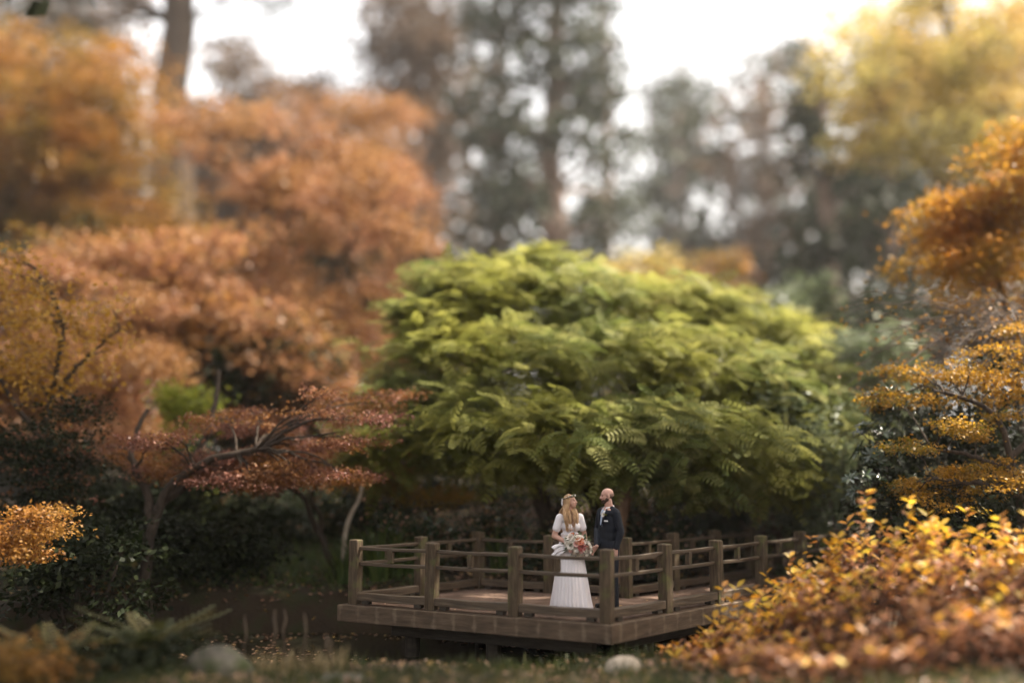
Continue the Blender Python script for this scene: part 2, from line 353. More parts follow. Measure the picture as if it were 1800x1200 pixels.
# ------------------------------------------------------------------ terrain
def sm(a, b, x): t = np.clip((x - a) / (b - a), 0, 1); return t * t * (3 - 2 * t)
def ground_z(x, y):
    x = np.asarray(x, float); y = np.asarray(y, float)
    near = np.interp(y, [-30, 0, 10, 13, 19, 21, 25, 35, 60, 120, 600], [0.7, 0.40, -0.12, -0.40, -0.22, 0.0, 0.75, 1.7, 3.2, 5.0, 8.0])
    near = near + 0.10 * np.sin(x * 0.7 + 1.3) * sm(19, 22, y) + 0.05 * np.sin(x * 1.9 + y * 1.3)
    near = near + 0.25 * sm(3.2, 5.0, x) * sm(20, 17.5, y) * sm(8, 12, y)
    # keep the landing beside the bridge end low and level
    near = near + 0.34 * sm(18.1, 19.2, y) * sm(2.4, 0.8, x) * sm(40, 25, y)
    land = np.exp(-(((x - 6.5) / 1.9) ** 2 + ((y - 21.3) / 2.6) ** 2))
    near = near * (1 - land) + (-0.06) * land
    e = (np.abs((x + 3.0) / 6.7)) ** 2.6 + (np.abs((y - 15.75) / 2.5)) ** 2.6
    return near - 1.15 * sm(1.25, 0.7, e)
def gz(x, y): return float(ground_z(x, y))
xs = np.unique(np.concatenate([np.linspace(-350, -30, 20), np.linspace(-30, -12, 30), np.linspace(-12, 12, 130), np.linspace(12, 30, 30), np.linspace(30, 350, 20)]))
ys = np.unique(np.concatenate([np.linspace(-60, 5, 14), np.linspace(5, 26, 120), np.linspace(26, 60, 40), np.linspace(60, 600, 30)]))
gx, gy = np.meshgrid(xs, ys); V = np.stack([gx, gy, ground_z(gx, gy)], -1)
V[..., 2] += rng.normal(size=gx.shape) * 0.018
nx_, ny_ = len(xs), len(ys); ii = np.arange(nx_ * ny_).reshape(ny_, nx_)
F = np.stack([ii[:-1, :-1], ii[:-1, 1:], ii[1:, 1:], ii[1:, :-1]], -1).reshape(-1, 4)
tag(obj('ground', np_mesh('ground', V.reshape(-1, 3), F, True), M['ground']), kind='structure')
# water
WZ = -0.80
m, t, o = nt('pond_water'); p = t.nodes.new('ShaderNodeBsdfPrincipled')
p.inputs['Base Color'].default_value = (0.018, 0.017, 0.010, 1); p.inputs['Roughness'].default_value = 0.06; p.inputs['Specular IOR Level'].default_value = 0.5
b = t.nodes.new('ShaderNodeBump'); b.inputs['Strength'].default_value = 0.12; b.inputs['Distance'].default_value = 0.05
g = t.nodes.new('ShaderNodeNewGeometry'); n = t.nodes.new('ShaderNodeTexNoise'); n.inputs['Scale'].default_value = 2.2; n.inputs['Detail'].default_value = 3
t.links.new(g.outputs['Position'], n.inputs['Vector']); t.links.new(n.outputs['Fac'], b.inputs['Height']); t.links.new(b.outputs[0], p.inputs['Normal']); t.links.new(p.outputs[0], o.inputs[0])
M['water'] = m
an = np.linspace(0, 2 * math.pi, 64, endpoint=False)
wv = np.stack([-3 + 7.6 * np.sign(np.cos(an)) * np.abs(np.cos(an)) ** 0.77, 16.3 + 3.5 * np.sign(np.sin(an)) * np.abs(np.sin(an)) ** 0.77, np.full(64, WZ)], -1)
wv = np.concatenate([[(-3, 16.3, WZ)], wv]); wf = np.array([(0, i + 1, (i + 1) % 64 + 1) for i in range(64)])
tag(obj('water', np_mesh('water', wv, wf), M['water']), kind='structure')

# ------------------------------------------------------------------ the footbridge with its platform
def box_mesh(name, lx, ly, lz, bev=0.006, origin='c', crown=0.0):
    bm = bmesh.new(); bmesh.ops.create_cube(bm, size=1.0)
    for v in bm.verts: v.co = Vector((v.co.x * lx, v.co.y * ly, v.co.z * lz + (lz / 2 if origin == 'b' else 0)))
    if crown:
        top = [f for f in bm.faces if f.normal.z > 0.9]
        r = bmesh.ops.inset_region(bm, faces=top, thickness=lx * 0.5 - 0.012 if False else crown, depth=crown * 0.5)
    if bev: bmesh.ops.bevel(bm, geom=bm.edges[:], offset=bev, segments=1, affect='EDGES')
    return bm_mesh(name, bm)
pA, pB = Vector((-2.46, 16.0)), Vector((1.30, 14.0))
uL = (pA - pB) / 3.0; uR = Vector((0.968, 1.045))
pBack = pA + uR * 1.93
pK = pBack - uL * 1.97
front = [pA + (pB - pA) * (i / 3) for i in range(4)]
right = [pB + uR * i for i in range(1, 6)]
side = [pA + uR * 0.965, pBack]
back = [pBack - uL * 0.985, pK]
rear = [pK + uR * i for i in (0.97, 1.94, 2.85, 3.6)]
bridge = thing('footbridge', 'weathered wooden footbridge platform with post and rail fence over the dark pond', 'bridge', (pB.x, pB.y, 0))
post_me = box_mesh('post', 0.165, 0.165, 0.985, 0.008, 'b', 0.022); post_me.materials.append(M['post'])
PZ = -0.015
def add_post(p, d):
    o = obj('post', post_me, None, bridge); o.location = (p.x, p.y, PZ); o.rotation_euler = (rng.normal() * 0.006, rng.normal() * 0.006, math.atan2(d.y, d.x))
    o.scale = (1, 1, 0.985 + 0.02 * rng.random())
for p in front: add_post(p, pB - pA)
for p in right: add_post(p, uR)
for p in side: add_post(p, uR)
for p in back: add_post(p, uL)
for p in rear: add_post(p, uR)
def beam(name, p, q, w, h, z, mat, inset=0.0, off=0.0, bev=0.006, cut=True):
    d = (q - p); L = d.length - 2 * inset; a = math.atan2(d.y, d.x); nrm = Vector((-d.y, d.x)).normalized()
    me = box_mesh(name, L, w, h, bev)
    if cut and L > 1.0:
        # slight sag and bow so that no edge is dead straight
        bm = bmesh.new(); bm.from_mesh(me)
        bmesh.ops.bisect_plane(bm, geom=bm.verts[:] + bm.edges[:] + bm.faces[:], plane_co=(0, 0, 0), plane_no=(1, 0, 0))
        s = rng.normal() * 0.004
        for v in bm.verts:
            if abs(v.co.x) < 1e-4: v.co.z -= 0.004 + abs(s); v.co.y += s
        me = bm_mesh(name, bm)
    o = obj(name, me, M[mat], bridge)
    c = (p + q) / 2 + nrm * off; o.location = (c.x, c.y, z); o.rotation_euler = (0, 0, a); return o
chains = [front, [pB] + right, [pA] + side, [pBack] + back, [pK] + rear]
for ci, ch in enumerate(chains):
    for p, q in zip(ch[:-1], ch[1:]):
        beam('rail', p, q, 0.05, 0.05, 0.850, 'rail', 0.078)
        beam('rail', p, q, 0.05, 0.052, 0.615, 'rail', 0.078)
        beam('kerb', p, q, 0.13, 0.115, 0.115, 'rail', 0.082)
        d = (q - p); a = math.atan2(d.y, d.x)
        for f in (0.16, 0.84):
            k = obj('kerb_block', box_mesh('kerb_block', 0.12, 0.11, 0.056, 0.003), M['dark_wood'], bridge); c = p + d * f; k.location = (c.x, c.y, 0.030); k.rotation_euler = (0, 0, a)
        s = obj('rail_strut', box_mesh('rail_strut', 0.075, 0.075, 0.1835, 0.004), M['post'], bridge); c = p + d * (0.44 + 0.04 * rng.random()); s.location = (c.x, c.y, 0.733); s.rotation_euler = (0, 0, a)
# deck slab: platform and walkway in one sheet
def off2(p, a, b): return p + uL.normalized() * a + uR.normalized() * b
dz0, dz1 = -0.10, 0.0
outer = [off2(pA, 0.0, 0.0), pB, right[-1] + uR * 0.35, rear[-1] + uR * 0.55, pK, pBack]
bm = bmesh.new(); lo = [bm.verts.new((p.x, p.y, dz0)) for p in outer]; hi = [bm.verts.new((p.x, p.y, dz1)) for p in outer]
bm.faces.new(hi); bm.faces.new(lo[::-1])
for i in range(6): bm.faces.new((lo[i], lo[(i + 1) % 6], hi[(i + 1) % 6], hi[i]))
bmesh.ops.triangulate(bm, faces=[f for f in bm.faces if len(f.verts) > 4])
obj('deck', bm_mesh('deck', bm), M['deck'], bridge)
# edge beams: mitred ring under the posts
FO, FI, FT, FB = 0.17, -0.10, -0.012, -0.262
def edge_beam(name, p, q, n, ext_p, ext_q, mat='fascia', top=FT, bot=FB, fo=FO, fi=FI):
    """p, q: corner points of the outer face; ext: corner points of the inner face"""
    bm = bmesh.new(); a = Vector((q - p)); ang = math.atan2(a.y, a.x); o0 = (p + q) / 2
    rot = Matrix.Rotation(-ang, 2)
    P4 = [rot @ (x - o0) for x in (p, q, ext_q, ext_p)]
    vs = [[bm.verts.new((x.x, x.y, z)) for x in P4] for z in (bot, top)]
    bm.faces.new(vs[0][::-1]); bm.faces.new(vs[1])
    for i in range(4): bm.faces.new((vs[0][i], vs[0][(i + 1) % 4], vs[1][(i + 1) % 4], vs[1][i]))
    bmesh.ops.bevel(bm, geom=bm.edges[:], offset=0.007, segments=1, affect='EDGES')
    me = bm_mesh(name, bm); ob = obj(name, me, M[mat], bridge); ob.location = (o0.x, o0.y, 0); ob.rotation_euler = (0, 0, ang); return ob
eL, eR = uL.normalized(), uR.normalized()
nF = Vector((-eL.y, eL.x)); nF = nF if nF.y < 0 else -nF           # outward of the front edge
nR = Vector((eR.y, -eR.x))                                          # outward of the right edge
def isect(p, d, q, e):
    den = d.x * e.y - d.y * e.x; t = ((q.x - p.x) * e.y - (q.y - p.y) * e.x) / den; return p + d * t
oB = isect(pB + nF * FO, eL, pB + nR * FO, eR); iB = isect(pB + nF * FI, eL, pB + nR * FI, eR)
oA = isect(pA + nF * FO, eL, pA - nR * FO, eR); iA = isect(pA + nF * FI, eL, pA - nR * FI, eR)
oK2 = isect(pBack - nF * FO, eL, pBack - nR * FO, eR); iK2 = isect(pBack - nF * FI, eL, pBack - nR * FI, eR)
g_ = 0.002
edge_beam('edge_beam', oA + g_ * -eL, oB + g_ * eL, nF, iA + g_ * -eL, iB + g_ * eL)
eR_end = right[-1] + uR * 0.3
edge_beam('edge_beam', oB + g_ * eR, eR_end + nR * FO, nR, iB + g_ * eR, eR_end + nR * FI)
edge_beam('edge_beam', oK2 - g_ * eR, oA + g_ * eR, -nR, iK2 - g_ * eR, iA + g_ * eR)
kO = isect(pK - nF * FO, eL, pK - nR * FO, eR); kI = isect(pK - nF * FI, eL, pK - nR * FI, eR)
edge_beam('edge_beam', kO + g_ * eL, oK2 - g_ * eL, -nF, kI + g_ * eL, iK2 - g_ * eL)
rE = rear[-1] + uR * 0.3
edge_beam('edge_beam', rE - nR * FO, kO + g_ * eR, -nR, rE - nR * FI, kI + g_ * eR)
# set-back girder, joists and piers in the dark below
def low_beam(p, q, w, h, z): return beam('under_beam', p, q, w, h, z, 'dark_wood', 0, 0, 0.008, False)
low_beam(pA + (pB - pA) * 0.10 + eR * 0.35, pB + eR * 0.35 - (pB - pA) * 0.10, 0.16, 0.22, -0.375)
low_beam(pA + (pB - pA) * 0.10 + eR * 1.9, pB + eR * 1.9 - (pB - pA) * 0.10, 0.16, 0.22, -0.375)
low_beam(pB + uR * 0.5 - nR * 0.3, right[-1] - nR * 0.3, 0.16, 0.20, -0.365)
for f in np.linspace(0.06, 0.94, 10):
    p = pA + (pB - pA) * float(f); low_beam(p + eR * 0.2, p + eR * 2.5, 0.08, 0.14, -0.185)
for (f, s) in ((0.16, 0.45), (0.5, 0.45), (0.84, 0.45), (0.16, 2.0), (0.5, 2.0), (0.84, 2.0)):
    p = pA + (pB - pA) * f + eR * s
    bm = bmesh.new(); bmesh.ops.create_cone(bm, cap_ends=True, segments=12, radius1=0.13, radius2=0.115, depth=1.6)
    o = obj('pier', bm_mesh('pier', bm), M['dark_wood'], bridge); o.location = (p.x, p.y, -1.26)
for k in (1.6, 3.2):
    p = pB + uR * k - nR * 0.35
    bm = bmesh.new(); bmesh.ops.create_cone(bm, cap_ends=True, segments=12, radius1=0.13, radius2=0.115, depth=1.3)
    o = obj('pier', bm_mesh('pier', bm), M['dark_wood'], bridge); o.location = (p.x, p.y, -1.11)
# path beyond the bridge
cl = poly_interp([(right[-1].x * 0.5 + rear[-1].x * 0.5 + 0.1, right[-1].y * 0.5 + rear[-1].y * 0.5 + 0.1), (6.35, 21.4), (7.4, 23.0), (9.8, 24.3), (14, 25.2)], 40)
tg = unit(np.gradient(cl, axis=0)); nn = np.stack([-tg[:, 1], tg[:, 0]], -1)
Vp = []
for s in np.linspace(-1, 1, 9):
    w = 0.95 + 0.35 * np.linspace(0, 1, 40) ** 0.5 + 0.06 * np.sin(np.arange(40) * 0.9 + s)
    xy = cl + nn * (s * w)[:, None]; Vp.append(np.stack([xy[:, 0], xy[:, 1], np.maximum(ground_z(xy[:, 0], xy[:, 1]) + 0.045, -0.012)], -1))
Vp = np.stack(Vp, 1); ii = np.arange(40 * 9).reshape(40, 9)
tag(obj('path', np_mesh('path', Vp.reshape(-1, 3), np.stack([ii[:-1, :-1], ii[:-1, 1:], ii[1:, 1:], ii[1:, :-1]], -1).reshape(-1, 4), True), M['path']), kind='structure')

# ------------------------------------------------------------------ the couple
def uv_pts(nu=20, nv=12):
    V = [(0, 0, 1)]
    for i in range(1, nv):
        a = math.pi * i / nv
        for j in range(nu): b_ = 2 * math.pi * j / nu; V.append((math.sin(a) * math.cos(b_), math.sin(a) * math.sin(b_), math.cos(a)))
    V.append((0, 0, -1)); F = []
    for j in range(nu): F.append((0, 1 + j, 1 + (j + 1) % nu))
    for i in range(nv - 2):
        for j in range(nu): a = 1 + i * nu; F.append((a + j, a + nu + j, a + nu + (j + 1) % nu, a + (j + 1) % nu))
    l = len(V) - 1; a = 1 + (nv - 2) * nu
    for j in range(nu): F.append((l, a + (j + 1) % nu, a + j))
    return np.array(V, float), F
SPH = uv_pts()
class Body:
    """solid shapes fused by a voxel remesh into one continuous skin"""
    def __init__(s): s.V = []; s.F = []; s.n = 0
    def add(s, V, F): s.V.append(V); s.F += [tuple(i + s.n for i in f) for f in F]; s.n += len(V)
    def ball(s, c, r, rot=None):
        v = SPH[0] * np.asarray(r, float) if not np.isscalar(r) else SPH[0] * r
        if rot is not None: v = v @ np.array(Euler(rot).to_matrix()).T
        s.add(v + np.asarray(c, float), SPH[1])
    def limb(s, pts, rad, n=8):
        pts = np.asarray(pts, float); rad = np.asarray(rad, float)
        for a, b_, r0, r1 in zip(pts[:-1], pts[1:], rad[:-1], rad[1:]):
            k = max(2, int(np.linalg.norm(b_ - a) / (0.35 * max(min(r0, r1), 0.004))) + 1)
            for t in np.linspace(0, 1, min(k, 24)): s.ball(a + (b_ - a) * t, r0 + (r1 - r0) * t)
    def build(s, name, voxel, smooth=4):
        me = bpy.data.meshes.new(name); me.from_pydata(np.concatenate(s.V).tolist(), [], s.F)
        o = bpy.data.objects.new(name, me); C.objects.link(o)
        md = o.modifiers.new('r', 'REMESH'); md.mode = 'VOXEL'; md.voxel_size = voxel
        sm_ = o.modifiers.new('s', 'SMOOTH'); sm_.factor = 0.5; sm_.iterations = smooth
        dg = bpy.context.evaluated_depsgraph_get(); out = bpy.data.meshes.new_from_object(o.evaluated_get(dg)); out.name = name
        bpy.data.objects.remove(o); bpy.data.meshes.remove(me)
        for p in out.polygons: p.use_smooth = True
        return out
def hand(B, wrist, d, side, nrm, curl=0.5, s=1.0):
    """palm, four unequal fingers with two bends, thumb off the side of the palm"""
    wrist = np.asarray(wrist, float); d = unit(np.asarray(d, float)); side = np.asarray(side, float); side = unit(side - d * np.dot(side, d)); nrm = np.cross(d, side) * (1 if np.dot(np.cross(d, side), nrm) > 0 else -1)
    pc = wrist + d * 0.045 * s
    for k in (-1, -0.35, 0.35, 1): B.limb([wrist + side * 0.014 * k * s, pc + d * 0.04 * s + side * 0.028 * k * s], [0.017 * s, 0.0125 * s])
    for k, L in ((-1, 0.062), (-0.35, 0.074), (0.35, 0.080), (1, 0.070)):
        r_ = pc + d * 0.04 * s + side * 0.028 * k * s; a = curl
        p1 = r_ + (d * math.cos(a * 0.5) + nrm * math.sin(a * 0.5)) * L * 0.45 * s; p2 = p1 + (d * math.cos(a * 1.3) + nrm * math.sin(a * 1.3)) * L * 0.32 * s; p3 = p2 + (d * math.cos(a * 2.0) + nrm * math.sin(a * 2.0)) * L * 0.25 * s
        B.limb([r_, p1, p2, p3], [0.0098 * s, 0.009 * s, 0.0082 * s, 0.007 * s])
    t0 = wrist + d * 0.018 * s + side * 0.02 * s; t1 = t0 + (side * 0.8 + d * 0.55 + nrm * 0.35) * 0.036 * s; t2 = t1 + (side * 0.25 + d * 0.85 + nrm * 0.4) * 0.034 * s
    B.limb([t0, t1, t2], [0.013 * s, 0.0105 * s, 0.008 * s])
def head(B, c, yaw, s=1.0, male=False, tilt=0.0):
    """skull, jaw, brow, nose, lips, ears; the face looks along -Y before the turn"""
    rot = Euler((tilt, 0, yaw)).to_matrix()
    def w(p): return np.asarray(c, float) + np.array(rot @ (Vector(p) * s))
    e = (tilt, 0, yaw)
    def ball(p, r): B.ball(w(p), np.asarray(r, float) * s, e)
    ball((0, 0.012, 0.035), (0.074, 0.092, 0.080)); ball((0, -0.020, -0.015), (0.063, 0.068, 0.075)); ball((0, -0.038, -0.060), (0.048, 0.045, 0.042)); ball((0, -0.066, -0.082), (0.022, 0.018, 0.017))
    ball((0, -0.070, 0.030), (0.050, 0.016, 0.016)); ball((0.032, -0.060, -0.018), (0.022, 0.020, 0.018)); ball((-0.032, -0.060, -0.018), (0.022, 0.020, 0.018))
    B.limb([w((0, -0.080, 0.022)), w((0, -0.098, -0.012)), w((0, -0.104, -0.022))], np.array([0.009, 0.0115, 0.0125]) * s); ball((0.011, -0.090, -0.024), (0.009, 0.01, 0.008)); ball((-0.011, -0.090, -0.024), (0.009, 0.01, 0.008))
    ball((0, -0.083, -0.045), (0.022, 0.010, 0.0065)); ball((0, -0.082, -0.057), (0.019, 0.010, 0.007))
    for k in (-1, 1):
        ball((k * 0.074, 0.012, -0.004), (0.010, 0.019, 0.032)); ball((k * 0.074, 0.006, -0.030), (0.009, 0.011, 0.014))
    return w, rot
skin_f = surf('fair_skin', [(0.3, (0.52, 0.29, 0.215)), (0.7, (0.60, 0.36, 0.275))], 25, 0.45, bump=0.03, spec=0.4)
skin_m = surf('ruddy_skin', [(0.3, (0.47, 0.26, 0.20)), (0.7, (0.56, 0.33, 0.26))], 25, 0.42, bump=0.03, spec=0.45)
m_dress = surf('ivory_chiffon', [(0.3, (0.78, 0.74, 0.76)), (0.7, (0.85, 0.81, 0.83))], 12, 0.8, (8, 8, 0.6), 0.10)
m_hair = surf('blonde_hair', [(0.25, (0.20, 0.105, 0.045)), (0.5, (0.42, 0.25, 0.12)), (0.75, (0.62, 0.42, 0.23))], 22, 0.42, (3, 3, 0.5), 0.2, spec=0.5)
m_suit = surf('navy_wool', [(0.3, (0.007, 0.009, 0.014)), (0.7, (0.014, 0.017, 0.026))], 60, 0.75, bump=0.1, spec=0.25)
m_shirt = plain('white_cotton', (0.78, 0.78, 0.80), 0.7)
m_tie = plain('pale_blue_silk', (0.36, 0.44, 0.58), 0.4)
m_beard = plain('dark_brown_beard', (0.055, 0.032, 0.022), 0.8, var=0.3, scale=200)
m_stub = plain('cropped_hair', (0.20, 0.125, 0.095), 0.7, var=0.15, scale=120)
m_eye = plain('dark_eye', (0.03, 0.02, 0.015), 0.2)
m_lip = plain('rose_lips', (0.45, 0.12, 0.12), 0.4)
m_teeth = plain('teeth_white', (0.75, 0.72, 0.66), 0.3)
m_shoe = plain('black_leather', (0.012, 0.011, 0.010), 0.3)
def local_frame(root): return root.matrix_basis.copy()
def kid(name, me, mat, parent): return obj(name, me, mat, parent, False)      # mesh already in the parent's own frame
def sphere_me(name, c, r, rot=(0, 0, 0)):
    v = SPH[0] * np.asarray(r, float) @ np.array(Euler(rot).to_matrix()).T + np.asarray(c, float)
    me = bpy.data.meshes.new(name); me.from_pydata(v.tolist(), [], SPH[1])
    for p in me.polygons: p.use_smooth = True
    return me
def face_bits(root, w, rot, yaw, tilt, s, male):
    for k in (-1, 1):
        kid('eye', sphere_me('eye', w((k * 0.030, -0.074, 0.008)), np.array((0.012, 0.008, 0.0065)) * s, (tilt, 0, yaw)), m_eye, root)
        kid('eyebrow', sphere_me('eyebrow', w((k * 0.031, -0.081, 0.030)), np.array((0.019, 0.006, 0.004)) * s, (tilt, 0, yaw)), m_beard if male else m_hair, root)
    if male: kid('mouth', sphere_me('mouth', w((0, -0.091, -0.050)), np.array((0.020, 0.004, 0.0045)) * s, (tilt, 0, yaw)), m_lip, root)
    else:
        kid('lips', sphere_me('lips', w((0, -0.088, -0.051)), np.array((0.023, 0.007, 0.009)) * s, (tilt, 0, yaw)), m_lip, root)
        kid('teeth', sphere_me('teeth', w((0, -0.092, -0.0505)), np.array((0.016, 0.0045, 0.004)) * s, (tilt, 0, yaw)), m_teeth, root)

# --- positions
BR = Vector((0.875, 15.28, 0.0)); BR_YAW = R(20)
GR = Vector((1.47, 15.42, 0.0)); GR_YAW = R(-60)
HANDS = Vector((1.205, 15.20, 0.86))            # where the two hands meet
def to_local(o, yaw, p): return np.array(Matrix.Rotation(-yaw, 3, 'Z') @ (Vector(p) - o))

# --- woman
bride = thing('person', 'smiling woman in long ivory dress with loose blonde hair and flower crown', 'person', BR, BR_YAW)
hL = to_local(BR, BR_YAW, HANDS)
hY, hT = R(52), R(-6)
B = Body()
wF, rF = head(B, (0.005, -0.015, 1.590), hY, 0.94, False, hT)
B.limb([(0, 0.012, 1.37), (0.004, 0.0, 1.52)], [0.058, 0.047])
B.ball((0, 0.0, 1.33), (0.155, 0.085, 0.075)); B.ball((0, 0.01, 1.24), (0.135, 0.09, 0.12)); B.ball((-0.062, -0.075, 1.225), 0.062); B.ball((0.062, -0.075, 1.225), 0.062)
B.ball((0, 0.0, 1.08), (0.115, 0.085, 0.13)); B.ball((0, 0.01, 0.93), (0.155, 0.115, 0.13))
bq = np.array((0.03, -0.225, 0.955))
rs, re, rw = np.array((-0.165, 0.0, 1.355)), np.array((-0.235, 0.045, 1.085)), np.array((-0.075, -0.150, 0.975))
B.limb([rs, re], [0.052, 0.043]); B.limb([re, rw], [0.043, 0.026]); hand(B, rw, (0.8, -0.55, -0.1), (0, 0, 1), (0.5, 0.8, 0), 0.9, 0.92)
ls, le = np.array((0.165, 0.0, 1.355)), np.array((0.245, 0.02, 1.09)); lw = hL + np.array((-0.075, 0.05, 0.075))
B.limb([ls, le], [0.052, 0.042]); B.limb([le, lw], [0.042, 0.026]); hand(B, lw, hL - lw, (0, -0.3, 1), (0.3, -0.8, 0), 0.55, 0.92)
for k in (-1, 1):
    B.limb([(k * 0.085, 0.0, 0.88), (k * 0.08, -0.01, 0.50), (k * 0.075, 0.02, 0.11)], [0.088, 0.058, 0.036]); B.limb([(k * 0.075, 0.03, 0.07), (k * 0.08, -0.11, 0.045)], [0.034, 0.026])
kid('body', B.build('body', 0.0078, 1), skin_f, bride); face_bits(bride, wF, rF, hY, hT, 0.94, False)
# bodice with V neck and short fluttering sleeves
B = Body()
B.ball((0, 0.0, 1.325), (0.168, 0.096, 0.075)); B.ball((0, 0.01, 1.24), (0.147, 0.104, 0.125)); B.ball((-0.062, -0.078, 1.222), 0.072); B.ball((0.062, -0.078, 1.222), 0.072); B.ball((0, 0.0, 1.10), (0.128, 0.098, 0.10))
B.limb([rs, rs + (re - rs) * 0.58], [0.060, 0.064]); B.limb([ls, ls + (le - ls) * 0.58], [0.060, 0.064])
me = B.build('bodice', 0.007, 3)
bm = bmesh.new(); bm.from_mesh(me); dele = [v for v in bm.verts if (v.co.y < 0.02 and v.co.z > 1.205 and abs(v.co.x) < (v.co.z - 1.205) * 0.52) or (v.co.z > 1.36 and abs(v.co.x) < 0.085)]
bmesh.ops.delete(bm, geom=dele, context='VERTS')
for v in bm.verts:
    if v.co.z < 1.17: v.co.x *= 1 + 0.02 * math.sin(v.co.x * 180); v.co.y *= 1 + 0.03 * math.sin(math.atan2(v.co.y, v.co.x) * 30)
bm.to_mesh(me); bm.free()
kid('bodice', me, m_dress, bride)
# pleated skirt
def skirt():
    nu, nv = 260, 34; V = []
    for i in range(nv):
        t = i / (nv - 1); z = 1.10 - 1.085 * t
        rx = 0.130 + 0.040 * sm(0, 0.18, t) + 0.145 * t ** 1.2; ry = 0.102 + 0.04 * sm(0, 0.18, t) + 0.17 * t ** 1.15
        for j in range(nu):
            a = 2 * math.pi * j / nu
            pl_ = 0.011 * math.sin(27 * a + 1.4 * math.sin(3 * a) + 2 * t) + 0.016 * t * math.sin(11 * a + 3 * t + math.sin(2 * a)) + 0.012 * t * math.sin(5 * a + 1)
            k = 1 + pl_ * (0.5 + 2.6 * t)
            V.append((rx * k * math.cos(a) + 0.03 * t, ry * k * math.sin(a) + 0.01, z + 0.012 * t * math.sin(9 * a)))
    ii = np.arange(nu * nv).reshape(nv, nu); jn = np.roll(ii, -1, 1)
    return np_mesh('skirt', np.array(V), np.stack([ii[:-1], ii[1:], jn[1:], jn[:-1]], -1).reshape(-1, 4), True)
kid('skirt', skirt(), m_dress, bride)
B = Body(); B.limb([(0.125 * math.cos(a), 0.105 * math.sin(a) + 0.002, 1.105) for a in np.linspace(0, 2 * math.pi, 20)], [0.021] * 20); kid('waistband', B.build('waistband', 0.006, 3), m_dress, bride)
# gathered fold of the skirt swept aside under the bouquet hand
nu, nv = 26, 16; V = []
for i in range(nv):
    t = i / (nv - 1)
    for j in range(nu):
        s_ = j / (nu - 1) - 0.5; wdt = 0.05 + 0.13 * t
        V.append((-0.06 - 0.26 * t + 0.02 * math.sin(9 * s_), -0.165 + 0.05 * t + 0.018 * math.sin(22 * s_ + 3 * t) * (0.3 + t), 0.965 - 0.105 * t * (1 + 0.3 * t) + wdt * s_ - 0.02 * math.sin(6 * t)))
ii = np.arange(nu * nv).reshape(nv, nu)
me = np_mesh('skirt_fold', np.array(V), np.stack([ii[:-1, :-1], ii[1:, :-1], ii[1:, 1:], ii[:-1, 1:]], -1).reshape(-1, 4), True)
o = kid('skirt_fold', me, m_dress, bride); md = o.modifiers.new('solid', 'SOLIDIFY'); md.thickness = 0.012
# hair: cap plus wavy locks
def hair():
    lines = []; r_ = np.random.default_rng(4)
    for k in range(330):
        a = r_.uniform(1.2, 2 * math.pi - 1.2)           # around the head from one temple over the back to the other
        el = r_.uniform(0.05, 1.45)
        d = Vector((math.sin(a) * math.cos(el), -math.cos(a) * math.cos(el), math.sin(el)))
        p0 = Vector(wF((d.x * 0.079, 0.012 + d.y * 0.097, 0.035 + d.z * 0.087)))
        # comb sideways from the crown, then hang
        top = Vector(wF((0.0, 0.010, 0.124)))
        sd = Vector((math.sin(a), -math.cos(a), 0)); sdw = rF @ sd
        side = 1 if (rF @ Vector((1, 0, 0))).dot(sdw) > 0 else -1
        pm = Vector(wF((math.sin(a) * 0.086, 0.016 - math.cos(a) * 0.092 if math.cos(a) < 0 else 0.016 - math.cos(a) * 0.045, -0.03)))
        wob = r_.normal() * 0.012
        front = r_.random() < 0.62
        sx = pm.x + (0.02 if pm.x > 0 else -0.02)
        L_ = r_.uniform(0.22, 0.40)
        if front: end = Vector((np.clip(sx * 1.0, -0.12, 0.13) + wob, -0.118 + wob - 0.02 * r_.random(), 1.545 - L_)); midp = Vector((sx * 1.15 + wob, -0.075 + wob, 1.43))
        else: end = Vector((np.clip(sx, -0.13, 0.13) + wob, 0.11 + wob, 1.52 - L_)); midp = Vector((sx * 1.05 + wob, 0.085 + wob, 1.43))
        pts = poly_interp([np.array(top + (p0 - top) * 0.15), np.array(p0), np.array(pm), np.array(midp), np.array(end)], 16)
        ph = r_.random() * 6; am = 0.012 * np.linspace(0, 1, 16) ** 1.2
        pts[:, 0] += am * np.sin(np.linspace(0, 9, 16) + ph); pts[:, 1] += am * np.cos(np.linspace(0, 8, 16) + ph)
        lines.append((pts, np.concatenate([np.linspace(0.0065, 0.0085, 8), np.linspace(0.0085, 0.003, 8)])))
    return tube_mesh('hair', lines, 5)
kid('hair', hair(), m_hair, bride)
# flower crown
crown_e = None
ring = []
for a in np.linspace(0, 2 * math.pi, 40): ring.append(wF((math.cos(a) * 0.092, 0.014 + math.sin(a) * 0.108, 0.070 + 0.022 * math.sin(a) * -1)))
band = kid('flower_crown', tube_mesh('flower_crown', [(np.array(ring), np.full(40, 0.005))], 5), M['bark'], bride)
rp = np.array(ring); P_ = rp[rng.integers(0, 40, 70)] + rng.normal(size=(70, 3)) * 0.006
kid('crown_leaves', leaf_mesh('crown_leaves', leaf_arrays(P_, rand_dir(70, 0.4), rand_dir(70, 0.5), 0.034, 0.016, 'oval')), M['greygreen'], band)
m_petal_w = plain('white_petals', (0.80, 0.74, 0.66), 0.6); m_petal_p = plain('blush_petals', (0.76, 0.47, 0.42), 0.6); m_petal_o = plain('coral_petals', (0.62, 0.22, 0.10), 0.6); m_petal_r = plain('dusky_rose_petals', (0.48, 0.14, 0.13), 0.6); m_petal_y = plain('cream_yellow_petals', (0.75, 0.62, 0.38), 0.6)
